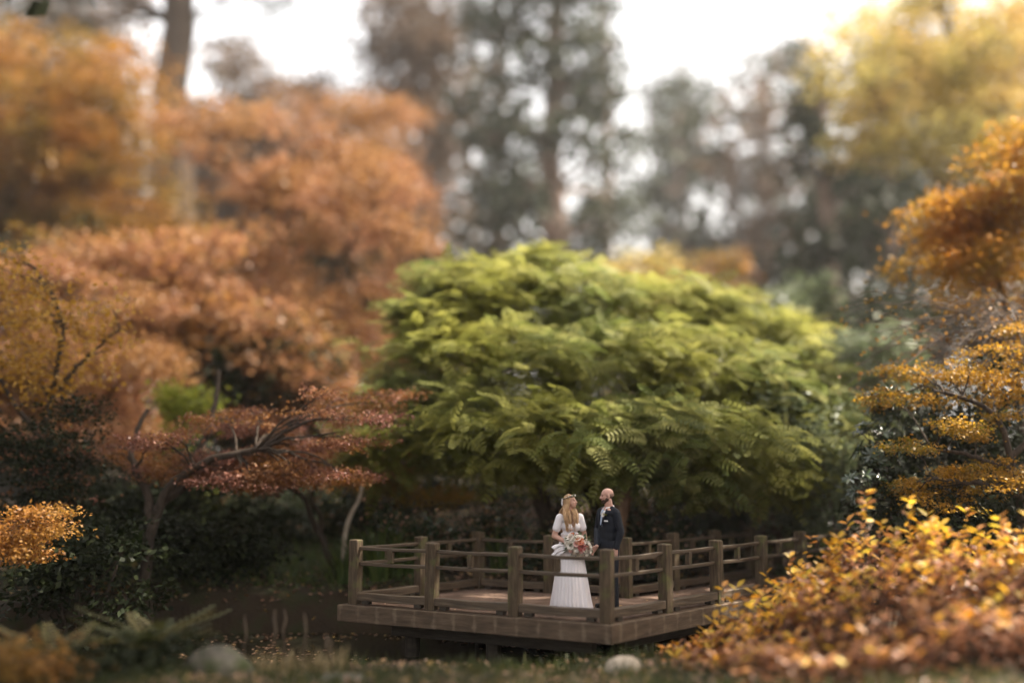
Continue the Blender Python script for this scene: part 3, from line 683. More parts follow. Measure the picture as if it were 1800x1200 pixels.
def bloom_mesh(name, r, seed, open_=0.9, rings=3):
    rr = np.random.default_rng(seed); V, F = [], []
    for q in range(rings):
        n_ = 4 + 2 * q; rad = r * (0.45 + 0.55 * q / max(rings - 1, 1)); tilt = (1.25 - open_ * q / max(rings - 1, 1))
        for k in range(n_):
            a = k * 2 * math.pi / n_ + q * 0.5 + rr.normal() * 0.1; ca, sa = math.cos(a), math.sin(a); w = rad * 0.62
            b_ = len(V)
            for (u, v, h) in ((0.0, 0, 0), (0.55, -0.8, 0.35), (0.55, 0, 0.22), (0.55, 0.8, 0.35), (1.0, -0.65, 0.75), (1.04, 0, 0.66), (1.0, 0.65, 0.75)):
                x = rad * u * math.cos(tilt) + 0.12 * r; z = rad * (u * math.sin(tilt) + 0.25 * h * (1 - 0.5 * q / rings)) ; y = w * v
                V.append((x * ca - y * sa, x * sa + y * ca, z))
            F += [(b_, b_ + 1, b_ + 2), (b_, b_ + 2, b_ + 3), (b_ + 1, b_ + 4, b_ + 5, b_ + 2), (b_ + 2, b_ + 5, b_ + 6, b_ + 3)]
    me = bpy.data.meshes.new(name); me.from_pydata(V, [], F); me.update()
    for p in me.polygons: p.use_smooth = True
    return me
flo = bloom_mesh('floret', 0.016, 3, 0.9, 2); flo.materials.append(m_petal_w)
for k in range(0, 40, 3):
    o = kid('floret', flo, None, band); o.location = rp[k]; o.rotation_euler = (rng.normal(), rng.normal(), rng.random() * 6)
tail = [wF((-0.03, 0.118, 0.06)), wF((-0.03, 0.132, 0.0)), wF((-0.03, 0.136, -0.05))]
kid('ribbon', tube_mesh('ribbon', [(poly_interp(tail, 8), np.array([0.012, 0.014, 0.013, 0.012, 0.014, 0.014, 0.012, 0.006]))], 5), m_dress, band)

# --- bouquet, held in her right hand
bw = Matrix.Rotation(BR_YAW, 3, 'Z') @ Vector(bq) + BR
bouquet = thing('bouquet', 'round bouquet of white, blush and coral blooms in the hands of the woman', 'bouquet', bw)
mats = [m_petal_w] * 8 + [m_petal_p] * 5 + [m_petal_o] + [m_petal_r] * 2 + [m_petal_y]
r_ = np.random.default_rng(21); spots = []
tries = 0
while len(spots) < 34 and tries < 4000:
    tries += 1; d = r_.normal(size=3); d[1] = -abs(d[1]); d = d / np.linalg.norm(d)
    p = d * np.array((0.185, 0.115, 0.125)); p[2] -= 0.30 * p[0]
    if all(np.linalg.norm(p - q) > 0.048 for q, _ in spots): spots.append((p, d))
vm = {}
for i, (p, d) in enumerate(spots):
    mt = mats[int(r_.integers(len(mats)))]
    big_ = r_.random() < 0.45; key = (mt.name, big_)
    if key not in vm: vm[key] = bloom_mesh('bloom', 0.060 if big_ else 0.042, len(vm) + 5, 0.95 if big_ else 0.6); vm[key].materials.append(mt)
    o = kid('bloom', vm[key], None, bouquet); o.location = p; o.rotation_euler = Vector(d).to_track_quat('Z', 'Y').to_euler(); o.rotation_euler.rotate_axis('Z', r_.random() * 6)
n_ = 60; d = unit(r_.normal(size=(n_, 3)) * [1, 0.6, 1] + [0, -0.2, 0])
kid('greenery', leaf_mesh('greenery', leaf_arrays(d * np.array((0.18, 0.09, 0.12)), d + [0, 0, -0.2], rand_dir(n_), 0.09, 0.03, 'oval')), M['greygreen'], bouquet)['kind'] = 'stuff'
kid('stems', tube_mesh('stems', [(curve_pts((r_.normal() * 0.03, 0.0, r_.normal() * 0.03), (-0.07 + r_.normal() * 0.012, 0.06, -0.14 + r_.normal() * 0.012), 5), np.full(5, 0.004)) for _ in range(14)], 5), M['strap'], bouquet)
B = Body(); B.ball((0.0, 0.02, 0.0), (0.13, 0.06, 0.085)); kid('filler', B.build('filler', 0.012, 4), m_petal_p, bouquet)

# --- man
groom = thing('person', 'bald bearded man in a dark navy suit facing the woman in white', 'person', GR, GR_YAW)
hR = to_local(GR, GR_YAW, HANDS)
gY, gT = R(-24), R(4)
B = Body()
wM, rM = head(B, (0, -0.02, 1.672), gY, 1.02, True, gT)
B.limb([(0, 0.02, 1.46), (0, 0.0, 1.60)], [0.068, 0.060])
B.ball((0, 0.0, 1.42), (0.20, 0.10, 0.09)); B.ball((0, 0.0, 1.28), (0.17, 0.11, 0.15)); B.ball((0, 0, 1.06), (0.15, 0.11, 0.16)); B.ball((0, 0.01, 0.94), (0.165, 0.12, 0.12))
gls, gle, glw = np.array((0.200, 0.005, 1.415)), np.array((0.270, 0.035, 1.150)), np.array((0.255, -0.05, 0.905))
grs, gre = np.array((-0.200, 0.005, 1.415)), np.array((-0.265, -0.02, 1.150)); grw = hR + np.array((0.03, 0.06, 0.075))
for s_, e_, w_ in ((gls, gle, glw), (grs, gre, grw)): B.limb([s_, e_], [0.056, 0.045]); B.limb([e_, w_], [0.045, 0.029])
hand(B, glw, (0.0, -0.15, -1), (-0.4, -0.9, 0), (-1, 0, 0), 0.5, 1.05); hand(B, grw, hR - grw, (0, -1, 0.3), (1, 0, 0.2), 0.6, 1.05)
for k in (-1, 1): B.limb([(k * 0.09, 0.0, 0.92), (k * 0.10, -0.01, 0.50), (k * 0.10, 0.02, 0.10)], [0.09, 0.062, 0.042]); B.limb([(k * 0.10, 0.03, 0.06), (k * 0.11, -0.13, 0.04)], [0.04, 0.03])
kid('body', B.build('body', 0.0078, 1), skin_m, groom); face_bits(groom, wM, rM, gY, gT, 1.02, True)
# beard and cropped hair as thin shells
B = Body(); e = (gT, 0, gY)
for p, r in (((0, -0.040, -0.066), (0.052, 0.049, 0.042)), ((0, -0.070, -0.088), (0.026, 0.022, 0.021)), ((0.050, -0.012, -0.042), (0.016, 0.030, 0.036)), ((-0.050, -0.012, -0.042), (0.016, 0.030, 0.036)), ((0, -0.085, -0.038), (0.024, 0.009, 0.006))): B.ball(wM(p), np.array(r) * 1.02, e)
kid('beard', B.build('beard', 0.005, 2), m_beard, groom)
B = Body()
for p, r in (((0, 0.028, 0.012), (0.0755, 0.081, 0.052)), ((0.058, 0.005, 0.004), (0.018, 0.026, 0.028)), ((-0.058, 0.005, 0.004), (0.018, 0.026, 0.028))): B.ball(wM(p), np.array(r) * 1.02, e)
kid('cropped_hair', B.build('cropped_hair', 0.005, 2), m_stub, groom)
# jacket
B = Body()
B.ball((0, 0.002, 1.41), (0.212, 0.120, 0.085)); B.limb([(0.06, 0.015, 1.475), (0.19, 0.005, 1.43)], [0.055, 0.062]); B.limb([(-0.06, 0.015, 1.475), (-0.19, 0.005, 1.43)], [0.055, 0.062]); B.ball((0, 0, 1.19), (0.192, 0.134, 0.17)); B.ball((0, 0.0, 1.29), (0.200, 0.132, 0.17)); B.ball((0, 0, 1.08), (0.180, 0.135, 0.19)); B.ball((0, 0.01, 0.92), (0.195, 0.150, 0.15)); B.limb([(0, 0.0, 0.95), (0, 0.0, 0.85)], [0.16, 0.155])
for s_, e_, w_ in ((gls, gle, glw), (grs, gre, grw)): B.limb([s_, e_, e_ + (w_ - e_) * 0.93], [0.066, 0.058, 0.046])
me = B.build('jacket', 0.011, 3)
bm = bmesh.new(); bm.from_mesh(me); dele = [v for v in bm.verts if (v.co.z > 1.475 and abs(v.co.x) < 0.078) or (v.co.y < -0.03 and 1.20 < v.co.z and abs(v.co.x) < (v.co.z - 1.20) * 0.26) or v.co.z < 0.775]
bmesh.ops.delete(bm, geom=dele, context='VERTS'); bm.to_mesh(me); bm.free()
jacket = kid('jacket', me, m_suit, groom); md = jacket.modifiers.new('solid', 'SOLIDIFY'); md.thickness = 0.012; md.offset = -1
# shirt front, collar, tie
B = Body(); B.ball((0, 0.0, 1.40), (0.165, 0.113, 0.10)); B.ball((0, 0.0, 1.28), (0.165, 0.124, 0.16)); kid('shirt', B.build('shirt', 0.008, 3), m_shirt, groom)
def collar():
    V = []; n = 28; A = np.linspace(R(-70), R(250), n)
    for i, a in enumerate(A):
        f = abs(i / (n - 1) - 0.5) * 2
        for k, (rad, z) in enumerate(((0.072, 1.478 - 0.012 * f), (0.070, 1.535 - 0.032 * f), (0.078, 1.538 - 0.034 * f), (0.090, 1.492 - 0.040 * f))): V.append((rad * math.cos(a), 0.012 + rad * math.sin(a) * 1.02, z))
    ii = np.arange(n * 4).reshape(n, 4); return np_mesh('collar', np.array(V), np.stack([ii[:-1, :-1], ii[1:, :-1], ii[1:, 1:], ii[:-1, 1:]], -1).reshape(-1, 4), True)
kid('collar', collar(), m_shirt, groom)
bm = bmesh.new()
pts = [(-0.018, 1.478, -0.094), (0.018, 1.478, -0.094), (0.013, 1.448, -0.120), (-0.013, 1.448, -0.120), (0.030, 1.24, -0.140), (-0.030, 1.24, -0.140)]
v = [bm.verts.new((x, y, z)) for x, z, y in pts]; bm.faces.new((v[0], v[1], v[2], v[3])); bm.faces.new((v[3], v[2], v[4], v[5]))
me = bm_mesh('tie', bm); o = kid('tie', me, m_tie, groom); md = o.modifiers.new('solid', 'SOLIDIFY'); md.thickness = 0.012
for k in (-1, 1):
    bm = bmesh.new(); pr = [(0.070, 1.490, -0.075), (0.132, 1.425, -0.108), (0.108, 1.400, -0.124), (0.118, 1.392, -0.123), (0.060, 1.28, -0.150), (0.010, 1.205, -0.152), (0.045, 1.36, -0.140)]
    v = [bm.verts.new((k * x, y, z)) for x, z, y in pr]; bm.faces.new(v if k > 0 else v[::-1]); bmesh.ops.triangulate(bm, faces=bm.faces[:])
    o = kid('lapel', bm_mesh('lapel', bm), m_suit, groom); md = o.modifiers.new('solid', 'SOLIDIFY'); md.thickness = 0.010
o = kid('pocket_square', box_mesh('pocket_square', 0.066, 0.010, 0.020, 0.002), m_shirt, groom); o.location = (0.112, -0.124, 1.305); o.rotation_euler = (0.1, 0.06, R(26))
bo = kid('boutonniere', bloom_mesh('boutonniere', 0.034, 9, 0.7), m_petal_w, groom); bo.location = (0.088, -0.142, 1.395); bo.rotation_euler = (R(80), 0, R(15))
kid('boutonniere_leaves', leaf_mesh('boutonniere_leaves', leaf_arrays(np.zeros((9, 3)), rand_dir(9, -0.2) + [0, 0, -0.1], rand_dir(9), 0.06, 0.022, 'oval')), M['lime'], bo)
B = Body()
for k in (-1, 1): B.limb([(k * 0.09, 0.005, 0.93), (k * 0.10, -0.005, 0.50), (k * 0.10, 0.01, 0.045)], [0.112, 0.088, 0.080])
me = B.build('trousers', 0.015, 3); kid('trousers', me, m_suit, groom)
for k in (-1, 1):
    B = Body(); B.limb([(k * 0.10, 0.05, 0.045), (k * 0.11, -0.15, 0.036)], [0.044, 0.036]); B.ball((k * 0.105, -0.05, 0.012), (0.046, 0.14, 0.012)); kid('shoe', B.build('shoe', 0.007, 2), m_shoe, groom)
HAZE = 0.0004

# ------------------------------------------------------------------ the green tree behind the platform (long pinnate leaves)
def frond_tree():
    base = at(975, 925, 19.9); base.z = gz(base.x, base.y) - 0.1
    root = thing('pinnate_tree', 'spreading green tree with long feathery leaves on dark leaning stems behind the platform', 'tree', base)
    lumps = [LP(850, 560, 22.1, 120, 75), LP(985, 535, 23.1, 140, 65), LP(1140, 570, 23.6, 150, 65), LP(765, 655, 21.1, 100, 75), LP(905, 670, 20.4, 140, 85),
             LP(1060, 665, 20.7, 150, 90), LP(1215, 665, 21.6, 140, 80), LP(1320, 730, 21.1, 110, 70), LP(715, 770, 20.1, 75, 45), LP(840, 760, 19.3, 105, 48),
             LP(990, 770, 18.7, 120, 50), LP(1140, 775, 18.7, 125, 55), LP(1275, 795, 19.1, 110, 50), LP(1390, 800, 20.7, 70, 60), LP(1310, 610, 24.1, 120, 60), LP(800, 505, 22.5, 70, 35), LP(745, 570, 21.6, 60, 35), LP(690, 705, 20.6, 55, 35), LP(1245, 555, 23.6, 80, 35), LP(1385, 660, 22.2, 70, 40), LP(1450, 735, 21.2, 65, 40),
             LP(1340, 845, 19.6, 75, 28), LP(1215, 838, 18.9, 70, 26), LP(890, 815, 19.2, 60, 24), LP(1065, 828, 18.7, 60, 20), LP(660, 800, 19.9, 50, 30), LP(950, 480, 23.4, 60, 30)]
    b = np.array(base)
    stems = [[b, at(945, 860, 19.6), at(915, 815, 19.4), at(850, 785, 19.3), at(795, 755, 19.7)],
             [at(985, 905, 19.8), at(1000, 860, 19.9), at(940, 820, 20.5), at(880, 740, 20.9), at(850, 640, 21.6)],
             [at(1062, 930, 19.8), at(1050, 872, 20.0), at(1000, 838, 20.1), at(960, 800, 20.3), at(985, 700, 21.1), at(1000, 580, 22.6)],
             [at(1050, 872, 20.0), at(1110, 800, 20.3), at(1190, 720, 20.9), at(1250, 680, 21.5)]]
    lines = []
    for i, s in enumerate(stems):
        p = poly_interp([np.array(q) for q in s], 16); p[1:-1] += rng.normal(size=(14, 3)) * 0.03
        lines.append((p, np.linspace([0.24, 0.17, 0.20, 0.13][i], 0.06, 16)))
    allp = np.concatenate([l[0][5:] for l in lines])
    obj('trunk', tube_mesh('trunk', lines, 10), M['bark'], root)
    bl = []
    for c, r in lumps:
        j = int(np.argmin(np.linalg.norm(allp - c, axis=1)))
        lim = curve_pts(allp[j], c, 8, 0.25, 0.05); bl.append((lim, np.linspace(0.07, 0.02, 8)))
        for q in c + rand_dir(7) * r * 0.8: bl.append((curve_pts(lim[5] if rng.random() < 0.5 else c, q, 5, 0.06, 0.03), np.linspace(0.02, 0.008, 5)))
    obj('branches', tube_mesh('branches', bl, 5), M['bark'], root)['kind'] = 'stuff'
    # sprays: several leaves fan out from each twig end
    P, D, N, T = [], [], [], []
    for c, r in lumps:
        n = int(89 * (r[0] * r[2]) ** 0.5)
        d = rand_dir(n, 0.25); q = c + d * r * (0.40 + 0.68 * rng.random(n) ** 0.5 + 0.45 * (rng.random(n) < 0.12) * rng.random(n))[:, None]
        for k in range(n):
            m = rng.integers(4, 8); a0 = rng.random() * 6.28; tt = rng.random()
            for j in range(m):
                a = a0 + j * 2.4 + rng.normal() * 0.2
                dd = np.array([math.cos(a), math.sin(a), 0.10 + rng.normal() * 0.30]) + 0.45 * d[k] + np.array([0.25, -0.15, -0.05])
                P.append(q[k] + rng.normal(size=3) * 0.07); D.append(dd); N.append(np.array([0, 0, 1.0]) + rng.normal(size=3) * 0.42 + 0.25 * d[k]); T.append(0.6 * rng.random() + 0.4 * tt)
    P, D, N, T = np.array(P), np.array(D), np.array(N), np.array(T)
    n = len(P); L = 0.45 + 0.37 * rng.random(n)
    # the 300 that show largest: nearest the camera on the lower front of the crown
    score = P[:, 1] + 0.35 * np.abs(P[:, 2] - 2.6) + rng.random(n) * 0.9
    top = np.argsort(score)[:300]; rest = np.setdiff1d(np.arange(n), top)
    tag(obj('crown', leaf_mesh('crown', leaf_arrays(P[rest], D[rest], N[rest], L[rest], L[rest], 'frond', T[rest])), M['frond'], root), kind='stuff')
    variants = []
    for i in range(4):
        tv, tf = frond_tpl(11, 0.22 + 0.02 * i, 0.24 + 0.06 * i); variants.append(np_mesh('leaf', tv, tf, False, np.full(len(tv), 0.15 + 0.22 * i)))
        variants[-1].materials.append(M['frond'])
    place_leaves(root, 'leaf', variants, P[top], D[top], N[top], L[top])
def place_leaves(root, name, variants, P, D, N, L):
    D = unit(D); S = unit(np.cross(N, D)); N2 = np.cross(D, S)
    inv = root.matrix_basis.inverted()
    for i in range(len(P)):
        m = Matrix(((D[i][0], S[i][0], N2[i][0], P[i][0]), (D[i][1], S[i][1], N2[i][1], P[i][1]), (D[i][2], S[i][2], N2[i][2], P[i][2]), (0, 0, 0, 1)))
        o = bpy.data.objects.new(name, variants[int(rng.integers(len(variants)))]); C.objects.link(o); o.parent = root
        o.matrix_basis = inv @ m @ Matrix.Scale(float(L[i]), 4)
frond_tree()
# paler leaning stem beside it
b = at(1090, 945, 18.9)
st = thing('leaning_stem', 'pale brown leaning tree stem rising behind the man in the dark suit', 'tree', (b.x, b.y, gz(b.x, b.y)))
pl = poly_interp([np.array((b.x - 0.05, b.y, gz(b.x, b.y) - 0.2)), np.array(at(1088, 915, 18.9)), np.array(at(1100, 870, 19.0)), np.array(at(1122, 825, 19.2)), np.array(at(1150, 770, 19.8))], 14)
obj('trunk', tube_mesh('trunk', [(pl, np.linspace(0.19, 0.09, 14))], 10), M['bark_pale'], st)
fl, _, _ = foliage([(pl[-1], np.array([0.5, 0.5, 0.3]))], 20, 10, 0.15, 0.5, 0.16, 0.05)
tag(obj('crown', leaf_mesh('crown', fl), M['frond'], st), kind='stuff')

# ------------------------------------------------------------------ maples and other trees on the left
def gpt(px, py, d):
    p = at(px, py, d); p.z = gz(p.x, p.y) - 0.05; return p
def stem(pts): return [np.array(q) for q in pts]
def pads(seed, boxes, n, rx, rz, d, dj):
    """flat layered sprays scattered through pixel boxes (x0, y0, x1, y1)"""
    r = np.random.default_rng(seed); out = []
    ar = np.array([(b[2] - b[0]) * (b[3] - b[1]) for b in boxes], float); ar /= ar.sum()
    for k in range(n):
        b_ = boxes[r.choice(len(boxes), p=ar)]
        x, y = r.uniform(b_[0], b_[2]), r.uniform(b_[1], b_[3]); dd = d + r.uniform(-dj, dj)
        c = np.array(at(x, y, dd)); s = 0.7 + 0.7 * r.random()
        out.append((c, np.array([rx * s, rx * s * 0.9, rz * s])))
    return out
fine = dict(nsub=30, nleaf=46, sub_r=0.15, flat=0.30, L=0.060, W=0.042, lo=0.15, droop=-0.15)
mid = dict(nsub=24, nleaf=30, sub_r=0.24, flat=0.45, L=0.13, W=0.085, lo=0.2, droop=-0.2)
big = dict(nsub=22, nleaf=14, sub_r=0.36, flat=0.6, L=0.29, W=0.20, lo=0.3, droop=-0.25)
far_mid = dict(nsub=24, nleaf=17, sub_r=0.35, flat=0.45, L=0.20, W=0.135, lo=0.2, droop=-0.2)
b = gpt(420, 940, 35.4)
tree('maple_tree', 'tall red-brown maple with feathery layered crown behind the pond', 'tree', b,
     [stem([b, at(410, 820, 35.4), at(380, 700, 35.4), at(395, 560, 36.0), at(450, 400, 36.6), at(520, 250, 37.8)]), stem([at(395, 760, 35.4), at(470, 640, 35.4), at(560, 500, 36.0), at(650, 380, 36.6)]), stem([at(400, 720, 35.4), at(330, 600, 35.4), at(270, 480, 36.0)])],
     0.22, pads(11, [(440, 250, 720, 420), (500, 400, 760, 640), (520, 560, 700, 720), (380, 420, 560, 660), (330, 200, 520, 330)], 66, 1.52, 0.44, 36.6, 3.2), far_mid, 'maple_brown')
b = gpt(640, 935, 45.9)
tree('maple_tree', 'soft brown feathery maple rising beside the green tree', 'tree', b,
     [stem([b, at(640, 800, 45.9), at(650, 600, 46.6), at(620, 400, 47.2), at(600, 200, 48.6)]), stem([at(645, 650, 46.6), at(720, 480, 47.2), at(740, 380, 47.2)])],
     0.2, pads(12, [(520, 180, 700, 330), (600, 300, 770, 480), (620, 480, 740, 640)], 44, 2.03, 0.68, 48.6, 3.8), far_mid, 'maple_brown')
b = gpt(270, 955, 17.8)
tree('maple_tree', 'low spreading dusky red maple with flat tiers on two dark trunks by the pond', 'tree', b,
     [stem([b, at(275, 900, 17.8), at(300, 850, 17.8), at(360, 815, 17.7), at(450, 790, 17.6)]), stem([at(270, 930, 17.8), at(255, 860, 18), at(230, 790, 18.3), at(260, 720, 18.6)]), stem([at(275, 900, 17.8), at(330, 840, 18.4), at(370, 740, 19), at(385, 650, 19.5)])],
     0.13, pads(13, [(150, 765, 330, 800), (210, 800, 420, 845), (360, 790, 540, 850), (380, 725, 520, 765), (480, 765, 650, 800), (560, 690, 690, 740), (450, 830, 640, 865)], 62, 0.60, 0.085, 18.4, 1.2), fine, 'maple_lowbrown')
b = gpt(590, 962, 19.6)
tree('maple_tree', 'small twisted maple with rusty foliage on a crooked fork at the grassy bank', 'tree', b,
     [stem([b, at(560, 935, 19.6), at(545, 905, 19.6), at(535, 875, 19.6), at(490, 850, 19.7), at(440, 840, 19.8)]), stem([at(565, 950, 19.6), at(562, 900, 19.7), at(545, 880, 19.7), at(560, 845, 19.8), at(620, 820, 20)])],
     0.075, pads(14, [(440, 815, 560, 850), (540, 800, 680, 850), (600, 760, 720, 820)], 20, 0.65, 0.13, 20, 0.7), fine, 'maple_lowbrown')
b = gpt(760, 945, 21)
tree('maple_tree', 'little orange-brown maple tier hanging over the bank left of the dark stems', 'tree', b,
     [stem([b, at(755, 900, 21), at(770, 870, 21), at(800, 860, 21)])], 0.05, pads(15, [(690, 862, 820, 885), (610, 840, 720, 870)], 9, 0.5, 0.12, 20.8, 0.5), fine, 'maple_gold')
b = gpt(60, 930, 19)
tree('yellow_tree', 'slender tree with bright yellow leaves on dark stems at the far side of the pond', 'tree', b,
     [stem([b, at(70, 800, 19), at(90, 690, 19), at(110, 560, 19), at(60, 470, 19)]), stem([at(75, 780, 19), at(20, 700, 19), at(-40, 600, 19)]), stem([at(90, 690, 19), at(160, 620, 19), at(210, 580, 19)])],
     0.08, pads(16, [(-60, 450, 90, 720), (60, 530, 210, 700), (-60, 440, 40, 560)], 44, 0.46, 0.24, 19, 1.0), dict(nsub=26, nleaf=8, sub_r=0.24, flat=0.8, L=0.10, W=0.075, lo=0.2, droop=-0.3), 'yellow')
b = gpt(-80, 950, 41.2)
tree('orange_tree', 'tall amber-orange tree towering over the pond beside the thick dark trunk', 'tree', b,
     [stem([b, at(-60, 700, 41.2), at(-20, 450, 41.2), at(60, 250, 41.9), at(90, 60, 42.5)]), stem([at(-20, 450, 41.2), at(120, 330, 41.2), at(220, 230, 41.2)])],
     0.26, pads(17, [(-90, 60, 150, 240), (40, 130, 260, 300), (-90, 230, 220, 420), (150, 320, 400, 440), (-90, 380, 160, 520)], 84, 1.69, 0.94, 41.9, 2.8), far_mid, 'maple_orange')
b = gpt(-70, 1000, 15.2)
tree('maple_tree', 'low orange maple spray reaching out over the dark water edge', 'tree', b,
     [stem([b, at(-60, 960, 15.2), at(-20, 940, 15.1), at(60, 920, 15)])], 0.05, pads(18, [(-50, 915, 60, 975), (20, 895, 110, 945)], 14, 0.36, 0.09, 15, 0.4), fine, 'maple_orange')
b = gpt(250, 930, 32)
tree('understorey_tree', 'mixed rusty and ochre small tree in the shade behind the tiered maple', 'tree', b,
     [stem([b, at(250, 800, 32), at(240, 650, 32), at(220, 500, 32)]), stem([at(245, 700, 32), at(330, 560, 32)])],
     0.16, pads(19, [(80, 430, 420, 620), (120, 560, 290, 760), (400, 560, 560, 760), (420, 700, 680, 800)], 74, 1.15, 0.6, 31, 2.0), far_mid, 'maple_brown', leaf2=dict(nsub=7, nleaf=14, sub_r=0.35, flat=0.5, L=0.18, W=0.12, lo=0.2), mat2='maple_orange')
# thick dark trunk, top left
b = gpt(310, 900, 54.6)
tree('tall_tree', 'tall tree with a thick dark bare trunk against the white sky', 'tree', b,
     [stem([b, at(310, 500, 54.6), at(302, 150, 54.6), at(298, -150, 55.2), at(290, -500, 55.9)])], 1.35,
     pads(20, [(60, -60, 250, 60), (380, -160, 560, 10), (100, -350, 520, -60)], 40, 2.60, 1.30, 55.9, 3.9), dict(big, nsub=10), 'conifer', 'bark', limb_r=0.10)
# lime bush glowing through the gap
def bush(name, label, cat, px, py, d, rx, ry, leaf, mat, nl=5, group=None, leaf2=None, mat2=None, base_px=None, seed=3):
    c = at(px, py, d); b_ = Vector((c.x, c.y, gz(c.x, c.y) - 0.05)); r = np.random.default_rng(seed)
    k = d / FPX; lumps = []
    for i in range(nl):
        o = r.normal(size=3) * np.array([0.5, 0.4, 0.42]); o = np.clip(o, -0.85, 0.85)
        lumps.append((np.array(c) + o * np.array([rx * k, rx * k * 0.6, ry * k]), np.array([rx * k, rx * k * 0.75, ry * k]) * r.uniform(0.4, 0.62)))
    h = max(0.2, c.z - b_.z)
    gap = c.z - ry * k * 0.55 - b_.z
    if gap > 0.15:
        for i in range(max(4, nl)):
            t_ = (i + r.random()) / max(4, nl); lumps.append((np.array((c.x + r.uniform(-0.75, 0.75) * rx * k, c.y + r.uniform(-0.4, 0.4) * rx * k, b_.z + 0.1 + gap * t_)), np.array([rx * k * 0.5, rx * k * 0.4, max(0.2, min(gap, ry * k) * 0.5)])))
    stems = [stem([b_, (b_.x + r.normal() * 0.1, b_.y, b_.z + h * 0.5), (c.x + r.normal() * rx * k * 0.3, c.y, c.z)]) for _ in range(3)]
    stems += [stem([b_, (b_.x + s * rx * k * 0.3, b_.y, b_.z + h * 0.6), (c.x + s * rx * k * 0.5, c.y, c.z + 0.1)]) for s in (-1, 1)]
    return tree(name, label, cat, b_, stems, max(0.015, 0.02 * h + 0.01), lumps, leaf, mat, 'bark', group, leaf2=leaf2, mat2=mat2, sides=5)
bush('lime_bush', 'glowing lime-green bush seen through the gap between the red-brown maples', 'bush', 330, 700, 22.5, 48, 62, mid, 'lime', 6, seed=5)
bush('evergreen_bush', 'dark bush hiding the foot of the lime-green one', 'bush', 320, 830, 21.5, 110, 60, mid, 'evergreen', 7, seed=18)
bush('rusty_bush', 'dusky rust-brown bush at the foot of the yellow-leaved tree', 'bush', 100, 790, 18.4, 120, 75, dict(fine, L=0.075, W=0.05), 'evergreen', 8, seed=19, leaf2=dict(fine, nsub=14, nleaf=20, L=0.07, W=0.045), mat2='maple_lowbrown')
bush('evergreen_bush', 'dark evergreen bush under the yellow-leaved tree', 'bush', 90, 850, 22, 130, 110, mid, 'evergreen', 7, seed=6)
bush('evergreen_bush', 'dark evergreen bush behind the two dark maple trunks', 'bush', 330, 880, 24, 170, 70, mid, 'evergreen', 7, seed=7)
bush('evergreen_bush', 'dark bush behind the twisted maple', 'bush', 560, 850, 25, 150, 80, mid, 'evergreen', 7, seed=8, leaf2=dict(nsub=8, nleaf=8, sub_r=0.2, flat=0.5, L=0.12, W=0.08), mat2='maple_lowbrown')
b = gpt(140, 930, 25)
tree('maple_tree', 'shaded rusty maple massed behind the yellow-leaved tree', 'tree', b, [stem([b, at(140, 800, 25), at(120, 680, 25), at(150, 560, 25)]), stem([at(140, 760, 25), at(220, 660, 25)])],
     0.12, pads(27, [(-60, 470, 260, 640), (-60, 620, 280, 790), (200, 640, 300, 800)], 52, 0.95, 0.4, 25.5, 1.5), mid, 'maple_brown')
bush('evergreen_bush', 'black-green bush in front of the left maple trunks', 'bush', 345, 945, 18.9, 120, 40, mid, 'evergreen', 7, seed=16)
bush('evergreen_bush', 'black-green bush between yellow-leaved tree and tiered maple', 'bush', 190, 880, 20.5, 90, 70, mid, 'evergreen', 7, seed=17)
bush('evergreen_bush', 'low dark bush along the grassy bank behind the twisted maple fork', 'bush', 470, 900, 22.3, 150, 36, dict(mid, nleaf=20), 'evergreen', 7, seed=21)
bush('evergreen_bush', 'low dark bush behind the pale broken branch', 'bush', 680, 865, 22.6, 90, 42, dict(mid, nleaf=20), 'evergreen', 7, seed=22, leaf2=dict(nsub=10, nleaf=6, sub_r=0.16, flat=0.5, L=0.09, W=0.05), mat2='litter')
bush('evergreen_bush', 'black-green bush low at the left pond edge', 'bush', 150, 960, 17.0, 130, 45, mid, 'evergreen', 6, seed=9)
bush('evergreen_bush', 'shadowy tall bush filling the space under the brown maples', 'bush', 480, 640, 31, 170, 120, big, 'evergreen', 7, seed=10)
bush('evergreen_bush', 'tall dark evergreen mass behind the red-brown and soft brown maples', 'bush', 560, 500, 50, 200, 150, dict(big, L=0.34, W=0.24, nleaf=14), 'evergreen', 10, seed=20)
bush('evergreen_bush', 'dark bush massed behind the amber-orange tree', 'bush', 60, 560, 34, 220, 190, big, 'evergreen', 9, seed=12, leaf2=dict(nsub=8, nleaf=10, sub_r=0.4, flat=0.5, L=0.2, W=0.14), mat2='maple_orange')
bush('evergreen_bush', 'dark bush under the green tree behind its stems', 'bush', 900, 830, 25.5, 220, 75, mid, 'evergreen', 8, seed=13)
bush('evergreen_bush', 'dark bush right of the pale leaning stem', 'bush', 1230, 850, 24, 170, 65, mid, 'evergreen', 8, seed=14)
bush('evergreen_bush', 'shadowy bush behind the lush right flank of the green tree', 'bush', 1420, 790, 26, 150, 120, mid, 'evergreen', 8, seed=15)

